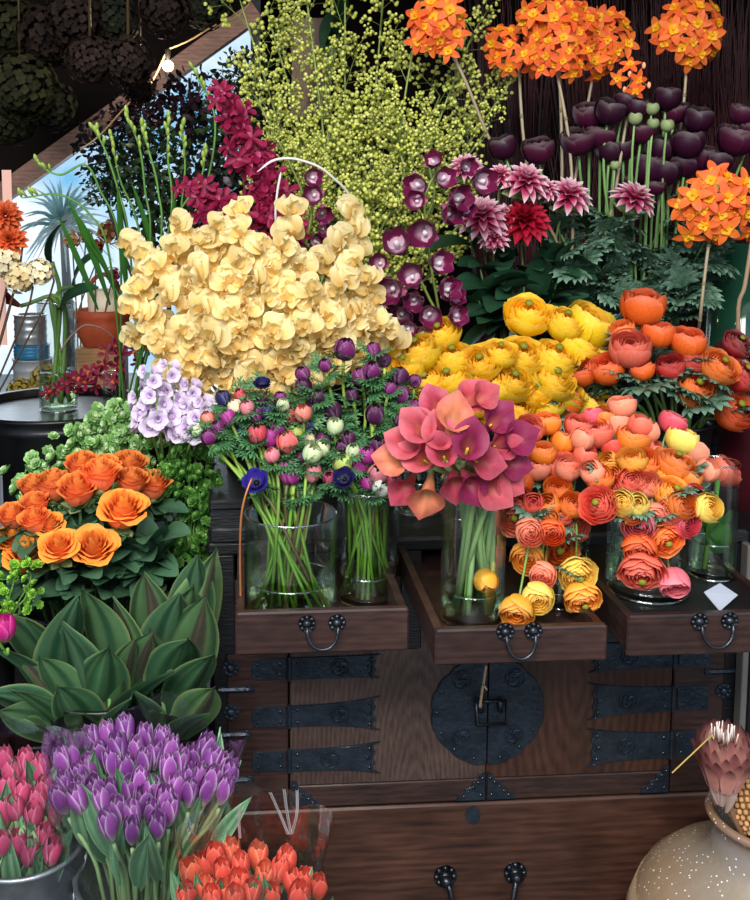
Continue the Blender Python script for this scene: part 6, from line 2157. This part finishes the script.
ld = bpy.data.lights.new('bulb_light', 'POINT'); ld.energy = 3; ld.color = (1, .8, .55); ld.shadow_soft_size = .03
lo = bpy.data.objects.new('bulb_light', ld); COL.objects.link(lo); lo.location = b+Vector((0, -.06, 0))

# ================================================================== BACK RIGHT
# dark red grass sheaves
items = []
for gi, (gx0, Yp, w_) in enumerate(((655, 3.2, 26), (690, 3.18, 26), (722, 3.15, 26), (752, 3.12, 26), (610, 3.28, 22), (520, 3.3, 24), (575, 3.3, 22), (480, 3.3, 18))):
    c = at(gx0, 290, Yp); c.z = ZB
    if Yp > 3.2: c.y = 3.2
    mb = MB().mat('stem')
    for i in range(90):
        a = R.uniform(0, 6.28); r0 = R.uniform(0, .02)
        top = at(gx0+R.gauss(0, w_), R.uniform(-40, 110), Yp+R.uniform(-.04, .04))-c
        p0 = Vector((r0*math.cos(a), r0*math.sin(a), 0))
        cc = mix(hx('2e0c14'), hx('5a1a26'), R.random())
        mb.tube([p0, p0*.5+Vector((top.x*.45, top.y*.4, top.z*.55)), top], [.0022, .002, .0008], 3, cc, vary(cc, .3), False)
    o = solo('dried_grass_sheaf', mb, None, 'dried grass', 'dark red dried grass sheaves', True, c)
    items.append((o, gx0, 100, 'dark red'))
label_items(items, 'dried grass sheaf', 'at the back right')
# large dark leaf and taupe paper hanging behind the berries
mb = MB().mat('taupe')
rows = []
for i in range(8):
    v = i/7
    rows.append([at(286+40*u/6+6*math.sin(v*3), 18+100*v, 3.35+.03*math.sin(u*1.3+v*2)) for u in range(7)])
bs = Vector(rows[0][3]); mb.grid([[p_-bs for p_ in r_] for r_ in rows])
solo('paper_bag', mb, 'taupe paper sheet hanging on the wall behind the berry branches', 'paper', None, True, bs)
o = tag(link('magnolia_leaf', DARKLEAF[0], None, at(325, 45, 2.9), leafq((.15, -.1, 1), 1.2), sz(75, 2.9)), 'dark glossy broad leaf at top among the berry branches', 'leaf')
o = tag(link('magnolia_leaf', DARKLEAF[1], None, at(345, 5, 2.92), leafq((-.3, -.1, -1), .8), sz(60, 2.92)), 'dark broad leaf hanging at the top picture edge above the berries', 'leaf')

# ================================================================== LIGHT
def area(name, loc, target, sx, sy, power, col=(1, 1, 1)):
    ld = bpy.data.lights.new(name, 'AREA')
    ld.shape = 'RECTANGLE'; ld.size = sx; ld.size_y = sy; ld.energy = power; ld.color = col
    o = bpy.data.objects.new(name, ld); COL.objects.link(o)
    o.location = loc
    o.rotation_mode = 'QUATERNION'
    o.rotation_quaternion = (Vector(target)-Vector(loc)).to_track_quat('-Z', 'Y')
    return o
area('shopfront_light', (-.5, -.9, 3.3), (.2, 2.0, .9), 2.2, 1.4, 230, (1, .97, .93))
area('window_glow', (-.75, 5.1, 1.7), (-.2, 2.4, 1.0), 1.2, 1.0, 14, (.85, .94, 1))
w = bpy.data.worlds.new('sky'); SC.world = w
w.use_nodes = True
nt = w.node_tree; nt.nodes.clear()
L = nt.links.new
out = nt.nodes.new('ShaderNodeOutputWorld')
bg = N(nt, 'ShaderNodeBackground', Strength=1.25)
tc = N(nt, 'ShaderNodeTexCoord')
nz = N(nt, 'ShaderNodeTexNoise', Scale=9.0, Detail=5.0)
L(tc.outputs['Generated'], nz.inputs['Vector'])
cr = N(nt, 'ShaderNodeValToRGB')
cr.color_ramp.elements[0].position = .38
cr.color_ramp.elements[1].position = .62
cr.color_ramp.elements[0].color = (*hx('7fc0e6'), 1)
cr.color_ramp.elements[1].color = (*hx('ffffff'), 1)
L(nz.outputs['Fac'], cr.inputs[0])
L(cr.outputs[0], bg.inputs['Color']); L(bg.outputs[0], out.inputs['Surface'])
SC.view_settings.view_transform = 'Standard'
SC.view_settings.look = 'None'
SC.view_settings.exposure = 0
SC.cycles.transparent_max_bounces = 24
SC.cycles.max_bounces = 8
